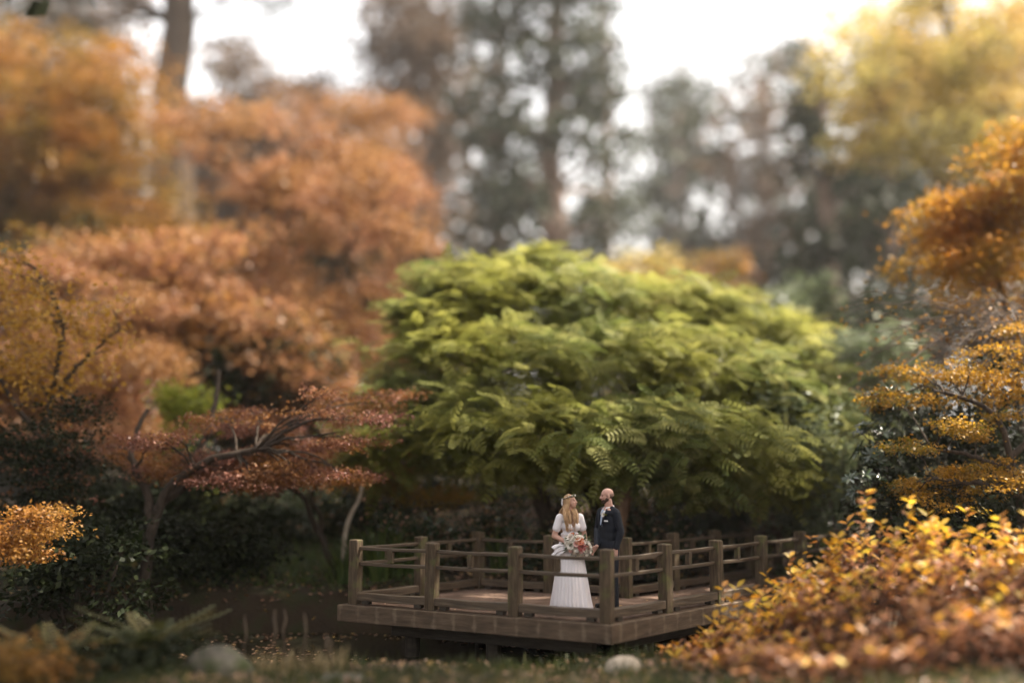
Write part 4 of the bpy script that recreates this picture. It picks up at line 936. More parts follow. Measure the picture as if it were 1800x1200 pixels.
# ------------------------------------------------------------------ far trees
def conifer(label, px, d, top_py, half_px, seed, mat='conifer', r0=0.7, dens=1.0, low=0.12, base_py=800, leaf=None, flat=0.5):
    r = np.random.default_rng(seed); b_ = gpt(px, base_py, d); top = at(px, top_py, d); h = top.z - b_.z; w = half_px * d / FPX
    lumps = []; n = int(46 * dens)
    for k in range(n):
        t = low + (1 - low) * (k + r.random()) / n; a = r.random() * 6.28
        rad = w * (1 - 0.62 * t) * (0.35 + 0.65 * r.random()); s = w * (0.34 - 0.14 * t) * (0.8 + 0.5 * r.random())
        lumps.append((np.array((b_.x + rad * math.cos(a), b_.y + rad * math.sin(a), b_.z + h * t - 0.25 * rad)), np.array([s, s, s * flat])))
    return tree('conifer_tree', label, 'tree', b_, [stem([b_, (b_.x, b_.y, b_.z + h * 0.3), (b_.x + 0.2, b_.y, b_.z + h * 0.65), (b_.x, b_.y, b_.z + h)])], r0, lumps,
                leaf or dict(nsub=18, nleaf=3, sub_r=0.62, flat=0.7, L=0.85, W=0.46, lo=0.2, droop=-0.5), mat, 'bark_far', None, twigs=0.1, limb_r=0.2)
conifer('broad grey-green conifer with a pale flared trunk rising above the green tree', 975, 72, -320, 190, 31, r0=1.15, dens=1.6, low=0.30)
conifer('grey-green conifer leaning close left of the pale flared trunk', 870, 78, -260, 120, 32, dens=1.0)
conifer('grey-green conifer close right of the pale flared trunk', 1070, 82, -60, 95, 33, dens=0.9)
conifer('dark conifer standing right of the hazy gap', 1470, 62, 120, 120, 34, 'evergreen', dens=1.1, low=0.1)
conifer('dark slimmer conifer behind the orange maple on the right', 1580, 68, 60, 110, 35, 'evergreen', dens=1.0)
lace = dict(nsub=22, nleaf=3, sub_r=0.8, flat=0.8, L=0.9, W=0.55, lo=0.15, droop=-0.4)
def lacy(label, px, d, boxes, n, seed, mat='conifer', rx=3.1):
    b_ = gpt(px, 800, d); r = np.random.default_rng(seed); tp = min(q[1] for q in boxes)
    tree('broadleaf_tree', label, 'tree', b_, [stem([b_, at(px, 550, d), at(px + 10, 300, d), at(px - 5, tp, d)]), stem([at(px, 500, d), at(px - 50, 300, d), at(px - 60, tp + 80, d)]), stem([at(px, 450, d), at(px + 60, 300, d), at(px + 55, tp + 60, d)])],
         0.45, pads(seed, boxes, n, rx, rx * 0.55, d, 5), lace, mat, 'bark_far', None, twigs=0.03)
lacy('faint far tree in the hazy gap right of the grey-green conifers', 1200, 120, [(1130, 150, 1260, 470), (1150, 110, 1240, 200)], 26, 40)
lacy('faint far tree in the hazy gap left of the dark conifer', 1330, 115, [(1270, 260, 1420, 500), (1300, 80, 1420, 240)], 26, 41)
lacy('lacy far tree right of the thick bare trunk', 400, 88, [(340, 90, 470, 330), (330, 250, 520, 480)], 34, 42, 'lacebrown')
lacy('lacy far tree behind the tall red-brown maple', 540, 92, [(470, 150, 640, 330), (420, 300, 640, 480)], 36, 43, 'lacebrown')
lacy('lacy far tree rising left of the broad conifer', 730, 90, [(650, -60, 800, 120), (690, 100, 820, 420), (640, 230, 760, 480)], 44, 44, 'lacebrown')
lacy('lacy far tree behind the amber-orange tree', 130, 92, [(-60, -60, 220, 120), (-60, 100, 240, 420)], 40, 45, 'lacebrown')
lacy('lacy far tree behind the yellow-green tree', 1640, 88, [(1560, 60, 1860, 300), (1480, 280, 1860, 480)], 50, 46)
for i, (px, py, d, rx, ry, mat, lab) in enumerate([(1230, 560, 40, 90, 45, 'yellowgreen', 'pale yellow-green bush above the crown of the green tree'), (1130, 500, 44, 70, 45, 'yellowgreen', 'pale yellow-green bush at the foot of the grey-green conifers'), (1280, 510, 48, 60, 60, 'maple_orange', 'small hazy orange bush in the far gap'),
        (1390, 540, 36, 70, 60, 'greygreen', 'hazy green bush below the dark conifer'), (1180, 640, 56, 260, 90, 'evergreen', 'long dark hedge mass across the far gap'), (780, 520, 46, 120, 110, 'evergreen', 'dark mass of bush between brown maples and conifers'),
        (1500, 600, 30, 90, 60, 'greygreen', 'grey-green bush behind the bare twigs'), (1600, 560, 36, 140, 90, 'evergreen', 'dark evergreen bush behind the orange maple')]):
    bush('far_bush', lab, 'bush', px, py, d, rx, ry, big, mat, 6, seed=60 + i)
wallf = dict(nsub=7, nleaf=1, sub_r=1.3, flat=0.9, L=1.9, W=1.35, lo=0.0, droop=-0.3)
def wall_tree(label, px, d, x0, x1, top, n, seed, mat, bot=620):
    b_ = gpt(px, 800, d); r = np.random.default_rng(seed); lum = []
    for k in range(n):
        x = r.uniform(x0, x1); edge = 1 - (2 * (x - x0) / (x1 - x0) - 1) ** 2; y = bot - (bot - top) * (0.25 + 0.75 * edge) * r.random() ** 0.8
        q = 3.4 * (0.7 + 0.6 * r.random()); lum.append((np.array(at(x, y, d + r.uniform(-6, 6))), np.array([q, q, q * 0.8])))
    tree('woodland_tree', label, 'tree', b_, [stem([b_, at(px, 600, d), at(px + 6, 400, d), at(px, top + 30, d)])], 0.6, lum, wallf, mat, 'bark_far', None, twigs=0.0, limb_r=0.3)
wall_tree('hazy woodland tree filling the far gap beside the broad conifer', 1190, 112, 1110, 1280, 170, 30, 301, 'conifer')
wall_tree('hazy woodland tree filling the far gap next to the dark conifer', 1340, 106, 1250, 1440, 120, 32, 302, 'lacebrown')
wall_tree('hazy woodland tree behind the slim dark conifer', 1520, 100, 1420, 1640, 130, 34, 303, 'conifer')
wall_tree('hazy woodland tree far behind the vivid orange maple', 1720, 98, 1600, 1850, 60, 40, 304, 'conifer')
wall_tree('hazy woodland tree behind the soft brown maple', 760, 104, 670, 860, 60, 38, 305, 'lacebrown')
wall_tree('hazy woodland tree behind the crown of the red-brown maple', 590, 100, 480, 700, 170, 36, 306, 'lacebrown')
wall_tree('hazy woodland tree right behind the thick bare trunk', 410, 98, 300, 520, 190, 36, 307, 'lacebrown')
wall_tree('hazy woodland tree left behind the thick bare trunk', 200, 96, 80, 320, 60, 38, 308, 'lacebrown')
wall_tree('hazy woodland tree far behind the amber-orange tree', 10, 95, -100, 130, -20, 38, 309, 'conifer')
# yellow-green tree, top right
b = gpt(1760, 900, 41.9)
tree('yellowgreen_tree', 'large pale yellow-green tree spreading across the upper right sky', 'tree', b,
     [stem([b, at(1750, 700, 41.9), at(1720, 400, 41.9), at(1690, 180, 41.9), at(1640, -40, 41.9)]), stem([at(1720, 400, 41.9), at(1600, 250, 41.9), at(1500, 120, 41.9)]), stem([at(1735, 500, 41.9), at(1800, 300, 41.9), at(1840, 100, 41.9)])],
     0.26, pads(21, [(1430, 20, 1620, 150), (1560, -40, 1860, 200), (1480, 120, 1700, 290), (1660, 150, 1860, 330)], 58, 1.76, 1.01, 41.9, 3.4), dict(far_mid, nleaf=12), 'yellowgreen')
b = gpt(1790, 900, 23)
tree('maple_tree', 'vivid orange maple with rounded tiers above the bare twigs', 'tree', b,
     [stem([b, at(1790, 700, 23), at(1760, 520, 23), at(1730, 420, 23)]), stem([at(1775, 600, 23), at(1830, 420, 23), at(1820, 280, 23)])],
     0.13, pads(22, [(1630, 370, 1720, 500), (1700, 350, 1830, 520), (1780, 230, 1850, 380)], 36, 0.75, 0.4, 23, 1.2), mid, 'maple_vivid')
# golden layered maple on the right
b = gpt(1800, 1000, 16.6)
tree('maple_tree', 'golden-green maple with flat mossy-looking tiers beside the glossy dark shrub', 'tree', b,
     [stem([b, at(1790, 880, 16.6), at(1770, 780, 16.6), at(1740, 720, 16.6), at(1660, 690, 16.6)]), stem([at(1785, 830, 16.6), at(1700, 800, 16.5), at(1640, 790, 16.4)]), stem([at(1790, 870, 16.6), at(1720, 850, 16.3), at(1640, 840, 16.0)]), stem([at(1780, 800, 16.6), at(1850, 700, 16.8), at(1800, 640, 17)])],
     0.085, pads(23, [(1590, 815, 1740, 860), (1600, 830, 1780, 890), (1580, 745, 1720, 785), (1740, 800, 1840, 860)], 26, 0.42, 0.11, 16.4, 0.5) + pads(24, [(1560, 640, 1680, 720), (1680, 620, 1840, 740), (1720, 560, 1840, 640)], 20, 0.5, 0.16, 17.2, 0.6),
     dict(fine, nsub=30, nleaf=36, sub_r=0.11), 'maple_gold')
# twiggy, nearly bare shrub above it
b = gpt(1790, 960, 18.6)
root = thing('bare_shrub', 'nearly bare shrub of arching grey twigs with a few orange leaves', 'shrub', b)
lines = []; ends = []
for k in range(95):
    s = np.array(at(1830 + rng.normal() * 30, 640 + rng.normal() * 30, 18.6 + rng.normal() * 0.4)); e = np.array(at(rng.uniform(1470, 1800), rng.uniform(510, 700), 18.4 + rng.normal() * 0.7))
    p = curve_pts(s, e, 9, 0.45, 0.05); lines.append((p, np.linspace(0.016, 0.004, 9))); ends.append(p)
    for j in range(4):
        q = p[rng.integers(4, 9)]; lines.append((curve_pts(q, q + np.array([-0.45, 0, -0.1]) * rng.random() + rng.normal(size=3) * 0.16, 4, 0.03, 0.02), np.linspace(0.006, 0.002, 4)))
for pxx in (1830, 1850, 1810): lines.append((poly_interp([np.array(b), np.array(at(pxx, 800, 18.6)), np.array(at(pxx, 640, 18.6))], 8), np.linspace(0.06, 0.03, 8)))
obj('branches', tube_mesh('branches', lines, 5), M['bark_grey'], root)['kind'] = 'stuff'
ep = np.concatenate(ends); pk = ep[rng.integers(0, len(ep), 900)] + rng.normal(size=(900, 3)) * 0.08
tag(obj('leaves', leaf_mesh('leaves', leaf_arrays(pk, rand_dir(900, -0.5), rand_dir(900, 1), 0.09, 0.06)), M['maple_orange'], root), kind='stuff')
# grey-green shrubs on the right of the green tree
bush('leafy_shrub', 'grey-green leafy shrub rising right of the green tree crown', 'shrub', 1440, 660, 22.5, 85, 75, dict(mid, L=0.15, W=0.07), 'greygreen', 6, seed=71)
bush('leafy_shrub', 'broad-leaved bright green shrub under the grey-green one', 'shrub', 1400, 735, 20.5, 70, 50, dict(mid, L=0.17, W=0.10, nleaf=20, tpl='oval'), 'greygreen', 6, seed=72)
bush('leafy_shrub', 'dull green shrub between the fern bank and the golden maple', 'shrub', 1480, 800, 19.6, 75, 60, dict(mid, L=0.12, W=0.06), 'greygreen', 6, seed=73)
bush('leafy_shrub', 'black-green shrub shading the foot of the golden maple', 'shrub', 1690, 800, 18.2, 170, 150, mid, 'evergreen', 9, seed=74)
bush('leafy_shrub', 'black-green shrub low beneath the golden tiers', 'shrub', 1660, 920, 17.0, 150, 60, mid, 'evergreen', 7, seed=75)
bush('evergreen_bush', 'dark bush closing the view behind the golden maple', 'bush', 1830, 720, 25, 170, 190, mid, 'evergreen', 9, seed=78)
# fine-leaved low bush where the bridge lands
bush('box_bush', 'fine-leaved dark bush with tiny glossy leaves where the railing ends', 'bush', 1475, 945, 20.2, 85, 38, dict(nsub=60, nleaf=40, sub_r=0.10, flat=0.8, L=0.045, W=0.028, lo=0.4, droop=0.1), 'glossy', 7, seed=76)
bush('box_bush', 'fine-leaved dark bush hugging the rear railing of the walkway', 'bush', 1250, 905, 21.3, 75, 34, dict(nsub=50, nleaf=36, sub_r=0.10, flat=0.8, L=0.05, W=0.03, lo=0.4, droop=0.1), 'glossy', 6, seed=77)

# rhododendron with large glossy leaves
def rhodo():
    c0 = at(1545, 850, 17.0); b_ = Vector((c0.x, c0.y, gz(c0.x, c0.y)))
    root = thing('rhododendron', 'glossy dark rhododendron with whorls of long leaves beside the golden maple', 'shrub', b_)
    P, D, N, L, lines = [], [], [], [], []
    lum = [LP(1545, 790, 17.2, 45, 55), LP(1530, 870, 16.9, 55, 55), LP(1590, 890, 16.9, 65, 55), LP(1560, 720, 17.6, 40, 40), LP(1660, 935, 16.6, 60, 40)]
    for c, r in lum:
        lines.append((curve_pts(np.array(b_), c, 7, 0, 0.05), np.linspace(0.03, 0.012, 7)))
        for k in range(34):
            d = rand_dir(1, 0.35)[0]; q = c + d * r * (0.5 + 0.55 * rng.random()); lines.append((curve_pts(c, q, 4, 0.02, 0.02), np.linspace(0.010, 0.005, 4)))
            ax = unit(d + np.array([0, -0.2, 0.6])); a0 = rng.random() * 6
            e1 = unit(np.cross(ax, [0.3, 0.5, 0.1])); e2 = np.cross(ax, e1); m_ = rng.integers(6, 10)
            for j in range(m_):
                a = a0 + j * 6.283 / m_; dd = e1 * math.cos(a) + e2 * math.sin(a) + ax * 0.30
                P.append(q); D.append(dd); N.append(ax + rng.normal(size=3) * 0.2); L.append(0.13 + 0.07 * rng.random())
    P, D, N, L = map(np.array, (P, D, N, L))
    obj('branches', tube_mesh('branches', lines, 5), M['bark'], root)['kind'] = 'stuff'
    sc = P[:, 1] + rng.random(len(P)) * 0.5 + 0.3 * np.maximum(0, P[:, 0] - 6.4); top = np.argsort(sc)[:260]; rest = np.setdiff1d(np.arange(len(P)), top)
    tag(obj('foliage', leaf_mesh('foliage', leaf_arrays(P[rest], D[rest], N[rest], L[rest], L[rest] * 0.34, 'oval')), M['glossy'], root), kind='stuff')
    va = []
    for i in range(3):
        tv, tf = TPL['oval']; v = tv.copy(); v[:, 1] *= 0.34; me = np_mesh('leaf', v, tf, False, np.full(len(v), 0.2 + 0.3 * i)); me.materials.append(M['glossy']); va.append(me)
    place_leaves(root, 'leaf', va, P[top], D[top], N[top], L[top])
rhodo()

# ------------------------------------------------------------------ amber shrub in the right foreground
def amber():
    b_ = Vector((4.8, 12.0, gz(4.8, 12.0)))
    root = thing('amber_shrub', 'sprawling shrub with amber and rusty autumn leaves on upright twigs in front of the walkway', 'shrub', b_)
    def top_z(x, y):   # mound profile: tall at the back right, trailing to the left and front
        k = sm(1.9, 4.9, x); h = 0.16 + 1.14 * k
        h = h * (0.40 + 0.60 * sm(10.4, 13.2, y)) * (0.35 + 0.65 * sm(14.6, 13.6, y))
        return ground_z(x, y) + h + 0.10 * np.sin(x * 3.1 + y * 2.3) + 0.06 * np.sin(x * 7 + 1)
    P, D, N, L, T, lines = [], [], [], [], [], []
    nst = 1300
    X = rng.uniform(1.5, 8.2, nst); Y = rng.uniform(10.3, 14.3, nst)
    X0 = np.maximum(1.3 + (Y - 14) * 0.93 + 0.75, 1.9 + 0.30 * np.maximum(0, 12.2 - Y)); keep = X > X0 + rng.random(nst) * 0.5; X, Y = X[keep], Y[keep]
    for x, y in zip(X, Y):
        zt = float(top_z(x, y)); zg = float(ground_z(x, y)); 
        tall = rng.random() < 0.13 and y > 12.0 and x > 2.6
        h = (zt - zg) * (0.62 + 0.50 * rng.random()) + (0.16 + 0.30 * rng.random() if tall else 0)
        lean = np.array([rng.normal() * 0.16 + 0.12, rng.normal() * 0.16 - 0.05])
        s = np.array([x - lean[0], y - lean[1], zg - 0.02]); e = np.array([x, y, zg + h]); p = curve_pts(s, e, 5, 0, 0.015); lines.append((p, np.linspace(0.009, 0.003, 5)))
        m_ = int(4 + 4 * rng.random() + h * 2.5)
        for j in range(m_):
            f = 1 - (j / m_) ** 1.3 * min(1.0, 0.50 / max(h, 0.2)); q = s + (e - s) * f; a = j * 2.4 + rng.random()
            el = 0.75 if j < 3 else 0.25
            P.append(q + np.array([0, 0, 0.0])); D.append(np.array([math.cos(a), math.sin(a), el + rng.normal() * 0.25]))
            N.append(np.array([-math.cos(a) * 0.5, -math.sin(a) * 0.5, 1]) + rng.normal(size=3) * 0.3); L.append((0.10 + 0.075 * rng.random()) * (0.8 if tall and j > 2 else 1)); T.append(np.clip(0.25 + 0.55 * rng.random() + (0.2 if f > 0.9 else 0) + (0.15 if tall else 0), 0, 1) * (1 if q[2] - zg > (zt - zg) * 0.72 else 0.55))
    P, D, N, L, T = map(np.array, (P, D, N, L, T))
    obj('twigs', tube_mesh('twigs', lines, 4), M['bark'], root)['kind'] = 'stuff'
    vis = P[:, 2] - top_z(P[:, 0], P[:, 1])
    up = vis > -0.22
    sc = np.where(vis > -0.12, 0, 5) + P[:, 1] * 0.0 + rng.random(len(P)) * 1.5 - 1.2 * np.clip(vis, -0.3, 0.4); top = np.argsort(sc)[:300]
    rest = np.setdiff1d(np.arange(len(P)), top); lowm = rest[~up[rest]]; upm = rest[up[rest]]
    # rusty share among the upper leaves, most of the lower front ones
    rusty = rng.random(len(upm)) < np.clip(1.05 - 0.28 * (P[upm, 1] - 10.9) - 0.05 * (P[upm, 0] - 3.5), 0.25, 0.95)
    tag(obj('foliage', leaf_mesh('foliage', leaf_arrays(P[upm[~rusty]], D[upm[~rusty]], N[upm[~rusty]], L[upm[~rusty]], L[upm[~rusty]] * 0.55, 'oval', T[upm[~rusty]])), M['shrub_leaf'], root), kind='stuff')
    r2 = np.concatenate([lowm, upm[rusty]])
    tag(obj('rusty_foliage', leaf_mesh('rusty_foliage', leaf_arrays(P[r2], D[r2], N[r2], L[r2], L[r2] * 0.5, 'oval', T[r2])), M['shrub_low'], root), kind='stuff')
    va = []
    for i in range(6):
        tv, tf = TPL['oval']; v = tv.copy(); v[:, 1] *= 0.50 + 0.05 * (i % 3); v[3, 2] -= 0.06 * (i % 2); me = np_mesh('leaf', v, tf, False, np.full(len(v), 0.3 + 0.14 * i)); me.materials.append(M['shrub_leaf']); va.append(me)
    place_leaves(root, 'leaf', va, P[top], D[top], N[top], L[top])
amber()

# ------------------------------------------------------------------ understorey by the bridge
def shrublet(label, px, py, d, rx, ry, mat, seed, leaf, leaf2=None, mat2=None): return bush('ground_shrub', label, 'shrub', px, py, d, rx, ry, leaf, mat, 6, None, leaf2, mat2, None, seed)
gl = dict(nsub=42, nleaf=16, sub_r=0.14, flat=0.6, L=0.075, W=0.042, lo=0.4, droop=0.0, tpl='oval')
lt = dict(nsub=26, nleaf=5, sub_r=0.16, flat=0.5, L=0.085, W=0.05, lo=0.75, droop=-0.1, tpl='oval')
for i, (px, py, d, rx, ry, lab) in enumerate([(740, 925, 19.4, 75, 32, 'glossy low shrub flecked with fallen leaves near the strap-leaved clumps'), (860, 915, 19.8, 75, 40, 'glossy low shrub flecked with fallen leaves under the dark stems'),
        (950, 935, 19.2, 55, 30, 'glossy low shrub behind the woman in white'), (1035, 925, 19.3, 40, 36, 'yellowish low shrub between the couple'), (1140, 905, 19.6, 65, 42, 'glossy low shrub with pink and yellow fallen leaves right of the pale stem'), (1170, 945, 19.4, 60, 26, 'dark low shrub behind the walkway posts'),
        (1330, 890, 21.6, 75, 45, 'dark low shrub with pink fallen leaves above the walkway'), (1380, 940, 24.5, 70, 26, 'dark low shrub beyond the landing')]):
    shrublet(lab, px, py, d, rx, ry, 'greygreen' if i == 3 else 'glossy', 80 + i, gl, lt, 'litter')
def strap_clump(label, px, py, d, n, h, seed, mat='strap', spread=0.25):
    r = np.random.default_rng(seed); b_ = gpt(px, py, d); root = thing('strap_leaf_plant', label, 'plant', b_)
    a = r.random(n) * 6.283; rad = spread * r.random(n) ** 0.5; P = np.stack([b_.x + rad * np.cos(a), b_.y + rad * np.sin(a), np.full(n, b_.z)], -1)
    D = np.stack([np.cos(a) * 0.55, np.sin(a) * 0.55, 0.75 + 0.5 * r.random(n)], -1) + r.normal(size=(n, 3)) * 0.12
    N = np.stack([-np.cos(a), -np.sin(a), np.full(n, 0.35)], -1)
    L_ = h * (0.6 + 0.5 * r.random(n)); tag(obj('leaves', leaf_mesh('leaves', leaf_arrays(P, D, N, L_, 0.032, 'blade', r.random(n))), M[mat], root), kind='stuff'); return root
for i, (px, d, h, n, lab) in enumerate([(668, 18.9, 1.2, 90, 'tall strap-leaved clump behind the corner post of the platform'), (712, 19.1, 1.1, 80, 'strap-leaved clump between corner post and next railing post'), (635, 19.2, 1.0, 80, 'arching strap-leaved clump below the pale broken branch'), (755, 19.3, 0.95, 60, 'strap-leaved clump beside the glossy shrub'),
        (606, 18.9, 0.8, 70, 'low strap-leaved clump at the water edge beyond the platform'), (880, 19.4, 1.2, 50, 'strap-leaved clump under the dark leaning stems')]):
    strap_clump(lab, px, 950, d, n, h, 100 + i)
strap_clump('single bright yellow-green tuft of upright blades on the far bank', 476, 950, 20.2, 14, 0.85, 120, 'lime', 0.05)
# pale broken branch and long weeping stems
b = gpt(605, 950, 19.3); root = thing('broken_branch', 'pale bare broken branch leaning up from the strap-leaved bank', 'branch', b)
p = poly_interp([np.array(b), np.array(at(612, 915, 19.3)), np.array(at(634, 868, 19.3)), np.array(at(637, 842, 19.3))], 9)
obj('stem', tube_mesh('stem', [(p, np.linspace(0.065, 0.035, 9))], 7), M['rock_pale'], root)
obj('snag', tube_mesh('snag', [(curve_pts(p[6], p[6] + np.array([0.12, 0, 0.12]), 4), np.linspace(0.02, 0.008, 4))], 5), M['bark_pale'], root)
# ferns
def fern(label, px, py, d, n, L, seed, mat='fern', ground=True):
    r = np.random.default_rng(seed); b_ = gpt(px, py, d) if ground else at(px, py, d)
    root = thing('fern', label, 'fern', b_); a = r.random(n) * 6.283
    P = np.tile(np.array(b_), (n, 1)) + r.normal(size=(n, 3)) * 0.04; P[:, 2] = b_.z
    D = np.stack([np.cos(a), np.sin(a), 1.0 + 1.2 * r.random(n)], -1); N = np.stack([-np.cos(a) * 0.6, -np.sin(a) * 0.6, np.ones(n)], -1); l = L * (0.7 + 0.5 * r.random(n))
    va = []
    for i in range(3):
        tv, tf = frond_tpl(15, 0.13 + 0.02 * i, 0.42, 7); me = np_mesh('frond', tv, tf, False, np.full(len(tv), 0.2 + 0.35 * i)); me.materials.append(M[mat]); va.append(me)
    place_leaves(root, 'frond', va, P, D, N, l); return root
fern('large straw-tinted fern on the near bank left of the rocks', 262, 1130, 12.3, 34, 0.95, 131)
fern('small fern at the water edge near the dark rock', 390, 1105, 13.4, 22, 0.6, 132)
fern('fern arching over the bank above the railing end', 1470, 900, 20.6, 24, 1.2, 133, 'frond')
fern('fern among the fallen leaves behind the rear railing', 1180, 905, 21.5, 20, 0.8, 134, 'frond')
fern('fern under the dull green shrub', 1430, 880, 21.4, 22, 1.1, 135, 'frond')
fern('fern low beside the box bush', 1345, 915, 22.8, 20, 0.9, 136, 'frond')
fern('dark fern at the left near bank', 90, 1130, 11.8, 26, 0.8, 137)

# near bank: grass, rocks, dry stems
def scatter(n, x0, x1, y0, y1, cond=None, r=rng):
    x = r.uniform(x0, x1, n); y = r.uniform(y0, y1, n); z = ground_z(x, y)
    if cond is not None: k = cond(x, y, z); x, y, z = x[k], y[k], z[k]
    return np.stack([x, y, z], -1)
P = scatter(17000, -9, 5, 9.5, 14.0, lambda x, y, z: (z > WZ + 0.1) & (np.sin(x * 1.7 + 0.4) * np.sin(y * 2.1) + 0.45 * rng.random(len(x)) > -0.25)); n = len(P)
tag(obj('grass', leaf_mesh('grass', leaf_arrays(P, rand_dir(n, 1.3), rand_dir(n), 0.10 + 0.14 * rng.random(n), 0.012, 'blade')), M['grass']), 'short green grass on the near bank', 'grass', kind='stuff')
P = scatter(10000, -9.5, -1.6, 18.6, 22.5, lambda x, y, z: z > WZ + 0.12); n = len(P)
tag(obj('grass', leaf_mesh('grass', leaf_arrays(P, rand_dir(n, 1.0), rand_dir(n), 0.16 + 0.20 * rng.random(n), 0.014, 'blade')), M['strap']), 'long grassy ground cover on the far bank', 'grass', kind='stuff')
P = scatter(12000, -14, 12, 18.3, 27, lambda x, y, z: (z > WZ + 0.05)); P[:, 2] += 0.02; n = len(P)
tag(obj('leaf_litter', leaf_mesh('leaf_litter', leaf_arrays(P, rand_dir(n, 0, 0.3), rand_dir(n, 2.2), 0.07 + 0.05 * rng.random(n), 0.05, 'oval')), M['litter']), 'fallen brown leaves strewn over the far bank', 'leaves', kind='stuff')
P = scatter(5000, -9, 5, 8, 14, lambda x, y, z: z > WZ + 0.02); P[:, 2] += 0.03; n = len(P)
tag(obj('leaf_litter', leaf_mesh('leaf_litter', leaf_arrays(P, rand_dir(n, 0, 0.3), rand_dir(n, 2.2), 0.06 + 0.05 * rng.random(n), 0.045, 'oval')), M['litter']), 'fallen brown leaves on the near bank', 'leaves', kind='stuff')
P = scatter(2600, -10, 4, 13, 19.6, lambda x, y, z: (z < WZ) & (np.sin(x * 1.1) + np.sin(y * 2.3 + x) + rng.random(len(x)) * 1.4 > 0.6)); P[:, 2] = WZ + 0.006; n = len(P)
tag(obj('floating_leaves', leaf_mesh('floating_leaves', leaf_arrays(P, rand_dir(n, 0, 0.0), np.tile([0, 0, 1.0], (n, 1)) + rng.normal(size=(n, 3)) * 0.06, 0.06 + 0.05 * rng.random(n), 0.045, 'oval')), M['litter']), 'fallen leaves floating on the dark water', 'leaves', kind='stuff')
def inside(x, y):
    p = np.stack([x - pB.x, y - pB.y], -1); m_ = np.array([[eL.x, eR.x], [eL.y, eR.y]]); q = p @ np.linalg.inv(m_).T
    pl_ = (q[:, 0] > 0.1) & (q[:, 0] < 4.1) & (q[:, 1] > 0.1) & (q[:, 1] < 2.6); wk = (q[:, 0] > 0.1) & (q[:, 0] < 1.3) & (q[:, 1] > 0.1) & (q[:, 1] < 7)
    return (pl_ | wk) & ((np.minimum(np.minimum(q[:, 0], q[:, 1]), 1) < 0.5) | (rng.random(len(x)) < 0.45))
P = scatter(700, -3, 7.5, 13.8, 20.5, lambda x, y, z: inside(x, y)); P[:, 2] = 0.008; n = len(P)
tag(obj('leaf_litter', leaf_mesh('leaf_litter', leaf_arrays(P, rand_dir(n, 0, 0.1), rand_dir(n, 3.0), 0.04 + 0.05 * rng.random(n), 0.03, 'oval')), M['litter']), 'dry leaves and grit lying on the bridge deck', 'leaves', kind='stuff')
def rock(label, px, py, d, s, mat, seed):
    c = gpt(px, py, d); bm = bmesh.new(); bmesh.ops.create_icosphere(bm, subdivisions=4, radius=1.0); r = np.random.default_rng(seed); k = r.normal(size=(7, 3)) * 1.6; ph = r.random(7) * 6
    for v in bm.verts:
        n_ = sum(math.sin(v.co.dot(Vector(k[i])) + ph[i]) for i in range(7)) * 0.055
        q = v.co * (1 + n_); q.z = max(q.z, -0.45); v.co = Vector((q.x * s[0], q.y * s[1], q.z * s[2]))
    o = obj('rock', bm_mesh('rock', bm, True), M[mat]); o.location = (c.x, c.y, c.z + s[2] * 0.15); return tag(o, label, 'rock')
rock('pale rounded rock in the grass below the platform corner', 1097, 1180, 12.6, (0.24, 0.2, 0.17), 'rock_pale', 1)
rock('dark mossy boulder on the near bank right of the fern', 385, 1180, 12.0, (0.42, 0.35, 0.30), 'rock', 2)
rock('flat dark rock at the grass edge', 600, 1195, 11.7, (0.32, 0.25, 0.12), 'rock', 3)
rock('low flat stone at the far water edge beside the corner post', 588, 1000, 17.8, (0.5, 0.3, 0.2), 'rock', 4)
for i, (px, top, d, lab) in enumerate([(480, 1070, 12.7, 'tall dry reed stem near the dark boulder'), (502, 1070, 12.9, 'thin dry reed stem beside the tall one'), (535, 1075, 12.6, 'straight dry reed stem above the flat rock'), (570, 1110, 12.4, 'short leaning dry reed stem'), (588, 1120, 12.5, 'short stubby dry reed stem'), (432, 1080, 12.8, 'bent dry reed stem close to the boulder')]):
    b_ = gpt(px, 1170, d); t_ = at(px + rng.normal() * 6, top, d)
    o = obj('reed_stem', tube_mesh('reed_stem', [(curve_pts(np.array(b_), np.array(t_), 7, 0, 0.012), np.array([0.012, 0.012, 0.012, 0.012, 0.018, 0.02, 0.008]))], 6), M['rail']); tag(o, lab, 'reed')
    o.data.materials[0] = M['rail']
P = scatter(260, -3.1, -2.0, 12.1, 12.9); n = len(P)
tag(obj('dry_grass_tuft', leaf_mesh('dry_grass_tuft', leaf_arrays(P, rand_dir(n, 1.5), rand_dir(n), 0.18 + 0.2 * rng.random(n), 0.014, 'blade')), M['straw']), 'straw-coloured dry grass around the reed stems', 'grass', kind='stuff')
bush('near_bush', 'dark low bush at the left end of the near bank', 'bush', 170, 1165, 11.6, 200, 45, dict(mid, L=0.09, W=0.05), 'evergreen', 7, seed=91)
bush('near_bush', 'rusty low bush at the left near corner of the bank', 'bush', 10, 1150, 10.8, 70, 45, dict(mid, L=0.09, W=0.05), 'maple_orange', 5, seed=92)

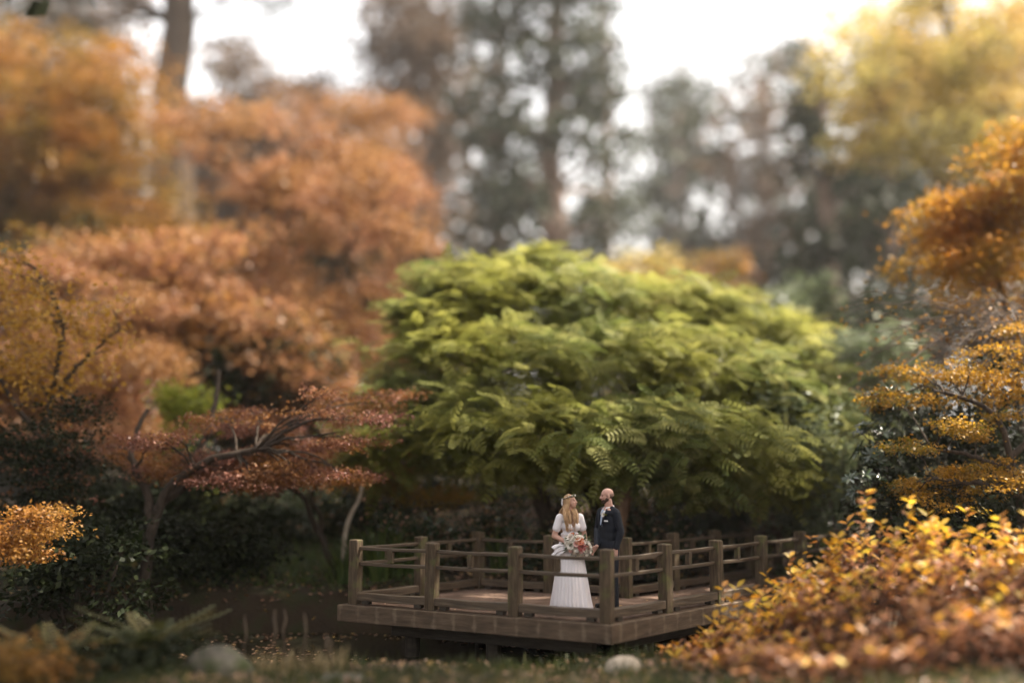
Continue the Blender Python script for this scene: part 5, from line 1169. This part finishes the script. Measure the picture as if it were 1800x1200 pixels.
# ------------------------------------------------------------------ unseen tall trees, added beside and behind the viewer to shade the scene
for i, (x, y, h, w, where) in enumerate([(-21, 13, 19, 4.6, 'left bank level with the platform'), (-19, 3, 18, 4.4, 'left bank near the viewer'), (-13, -13, 20, 5.0, 'bank behind the viewer on the left'), (-1, -17, 21, 5.2, 'bank straight behind the viewer'), (9, -13, 20, 5.0, 'bank behind the viewer on the right'),
        (18, -3, 19, 4.6, 'right bank behind the amber shrub'), (21, 7, 18, 4.4, 'right bank level with the amber shrub'), (-23, 24, 20, 4.6, 'left bank beyond the pond'), (-10.5, 14.5, 22, 6.8, 'left bank overhanging the pond'), (-10.0, 7.0, 19, 6.0, 'near bank left of the viewer'), (13, 2, 19, 5.0, 'near bank right of the viewer'), (14.2, 17.5, 23, 5.0, 'right bank overhanging the platform'), (6.8, 12.6, 20, 4.4, 'right bank leaning over the water'), (3.0, 20.5, 26, 5.6, 'right bank spreading high over the water')]):
    bx_ = x + {12: 3.2, 13: 9.5}.get(i, 0); b_ = Vector((bx_, y, gz(bx_, y))); r = np.random.default_rng(200 + i); lum = []
    for k in range(44):
        t0_ = 0.10 if i < 8 else (0.62 if i < 11 or i == 12 else 0.70); t = t0_ + (1 - t0_) * (k + r.random()) / 44; a = r.random() * 6.28; rad = w * (1.05 - (0.75 if i < 8 else 0.35) * t) * (0.3 + 0.7 * r.random()); q = w * (0.40 - 0.18 * t)
        lum.append((np.array((x + rad * math.cos(a), y + rad * math.sin(a), b_.z + h * t)), np.array([q, q, q * 0.6])))
    tree('added_shade_tree', 'unseen tall dark evergreen added for shade, on the ' + where, 'tree', b_, [stem([b_, (bx_, y, b_.z + h * (0.4 if bx_ == x else 0.58)), (x + 0.2, y, b_.z + h * (0.7 if bx_ == x else 0.78)), (x, y, b_.z + h)])], 0.4, lum,
         dict(nsub=9, nleaf=3 if i == 11 else (10 if i == 13 else 13), sub_r=0.5, flat=0.7, L=0.66, W=0.40, lo=0.2, droop=-0.4), 'evergreen', 'bark_far', 'unseen evergreens added around the viewer for shade', twigs=0.1, limb_r=0.2)

# ------------------------------------------------------------------ hazy air
bm = bmesh.new(); bmesh.ops.create_cube(bm, size=1.0)
for v in bm.verts: v.co = Vector((v.co.x * 720, v.co.y * 700 + 260, 0)) if False else Vector((v.co.x * 720, 270 + v.co.y * 680, -3.0 if v.co.z < 0 else 75.0))
hm, t, o = nt('hazy_air'); pv = t.nodes.new('ShaderNodeVolumePrincipled')
pv.inputs['Color'].default_value = (0.95, 0.93, 0.92, 1); pv.inputs['Density'].default_value = HAZE; pv.inputs['Anisotropy'].default_value = 0.35
t.links.new(pv.outputs[0], o.inputs['Volume'])
hz_o = obj('haze', bm_mesh('haze', bm), hm); tag(hz_o, kind='stuff')
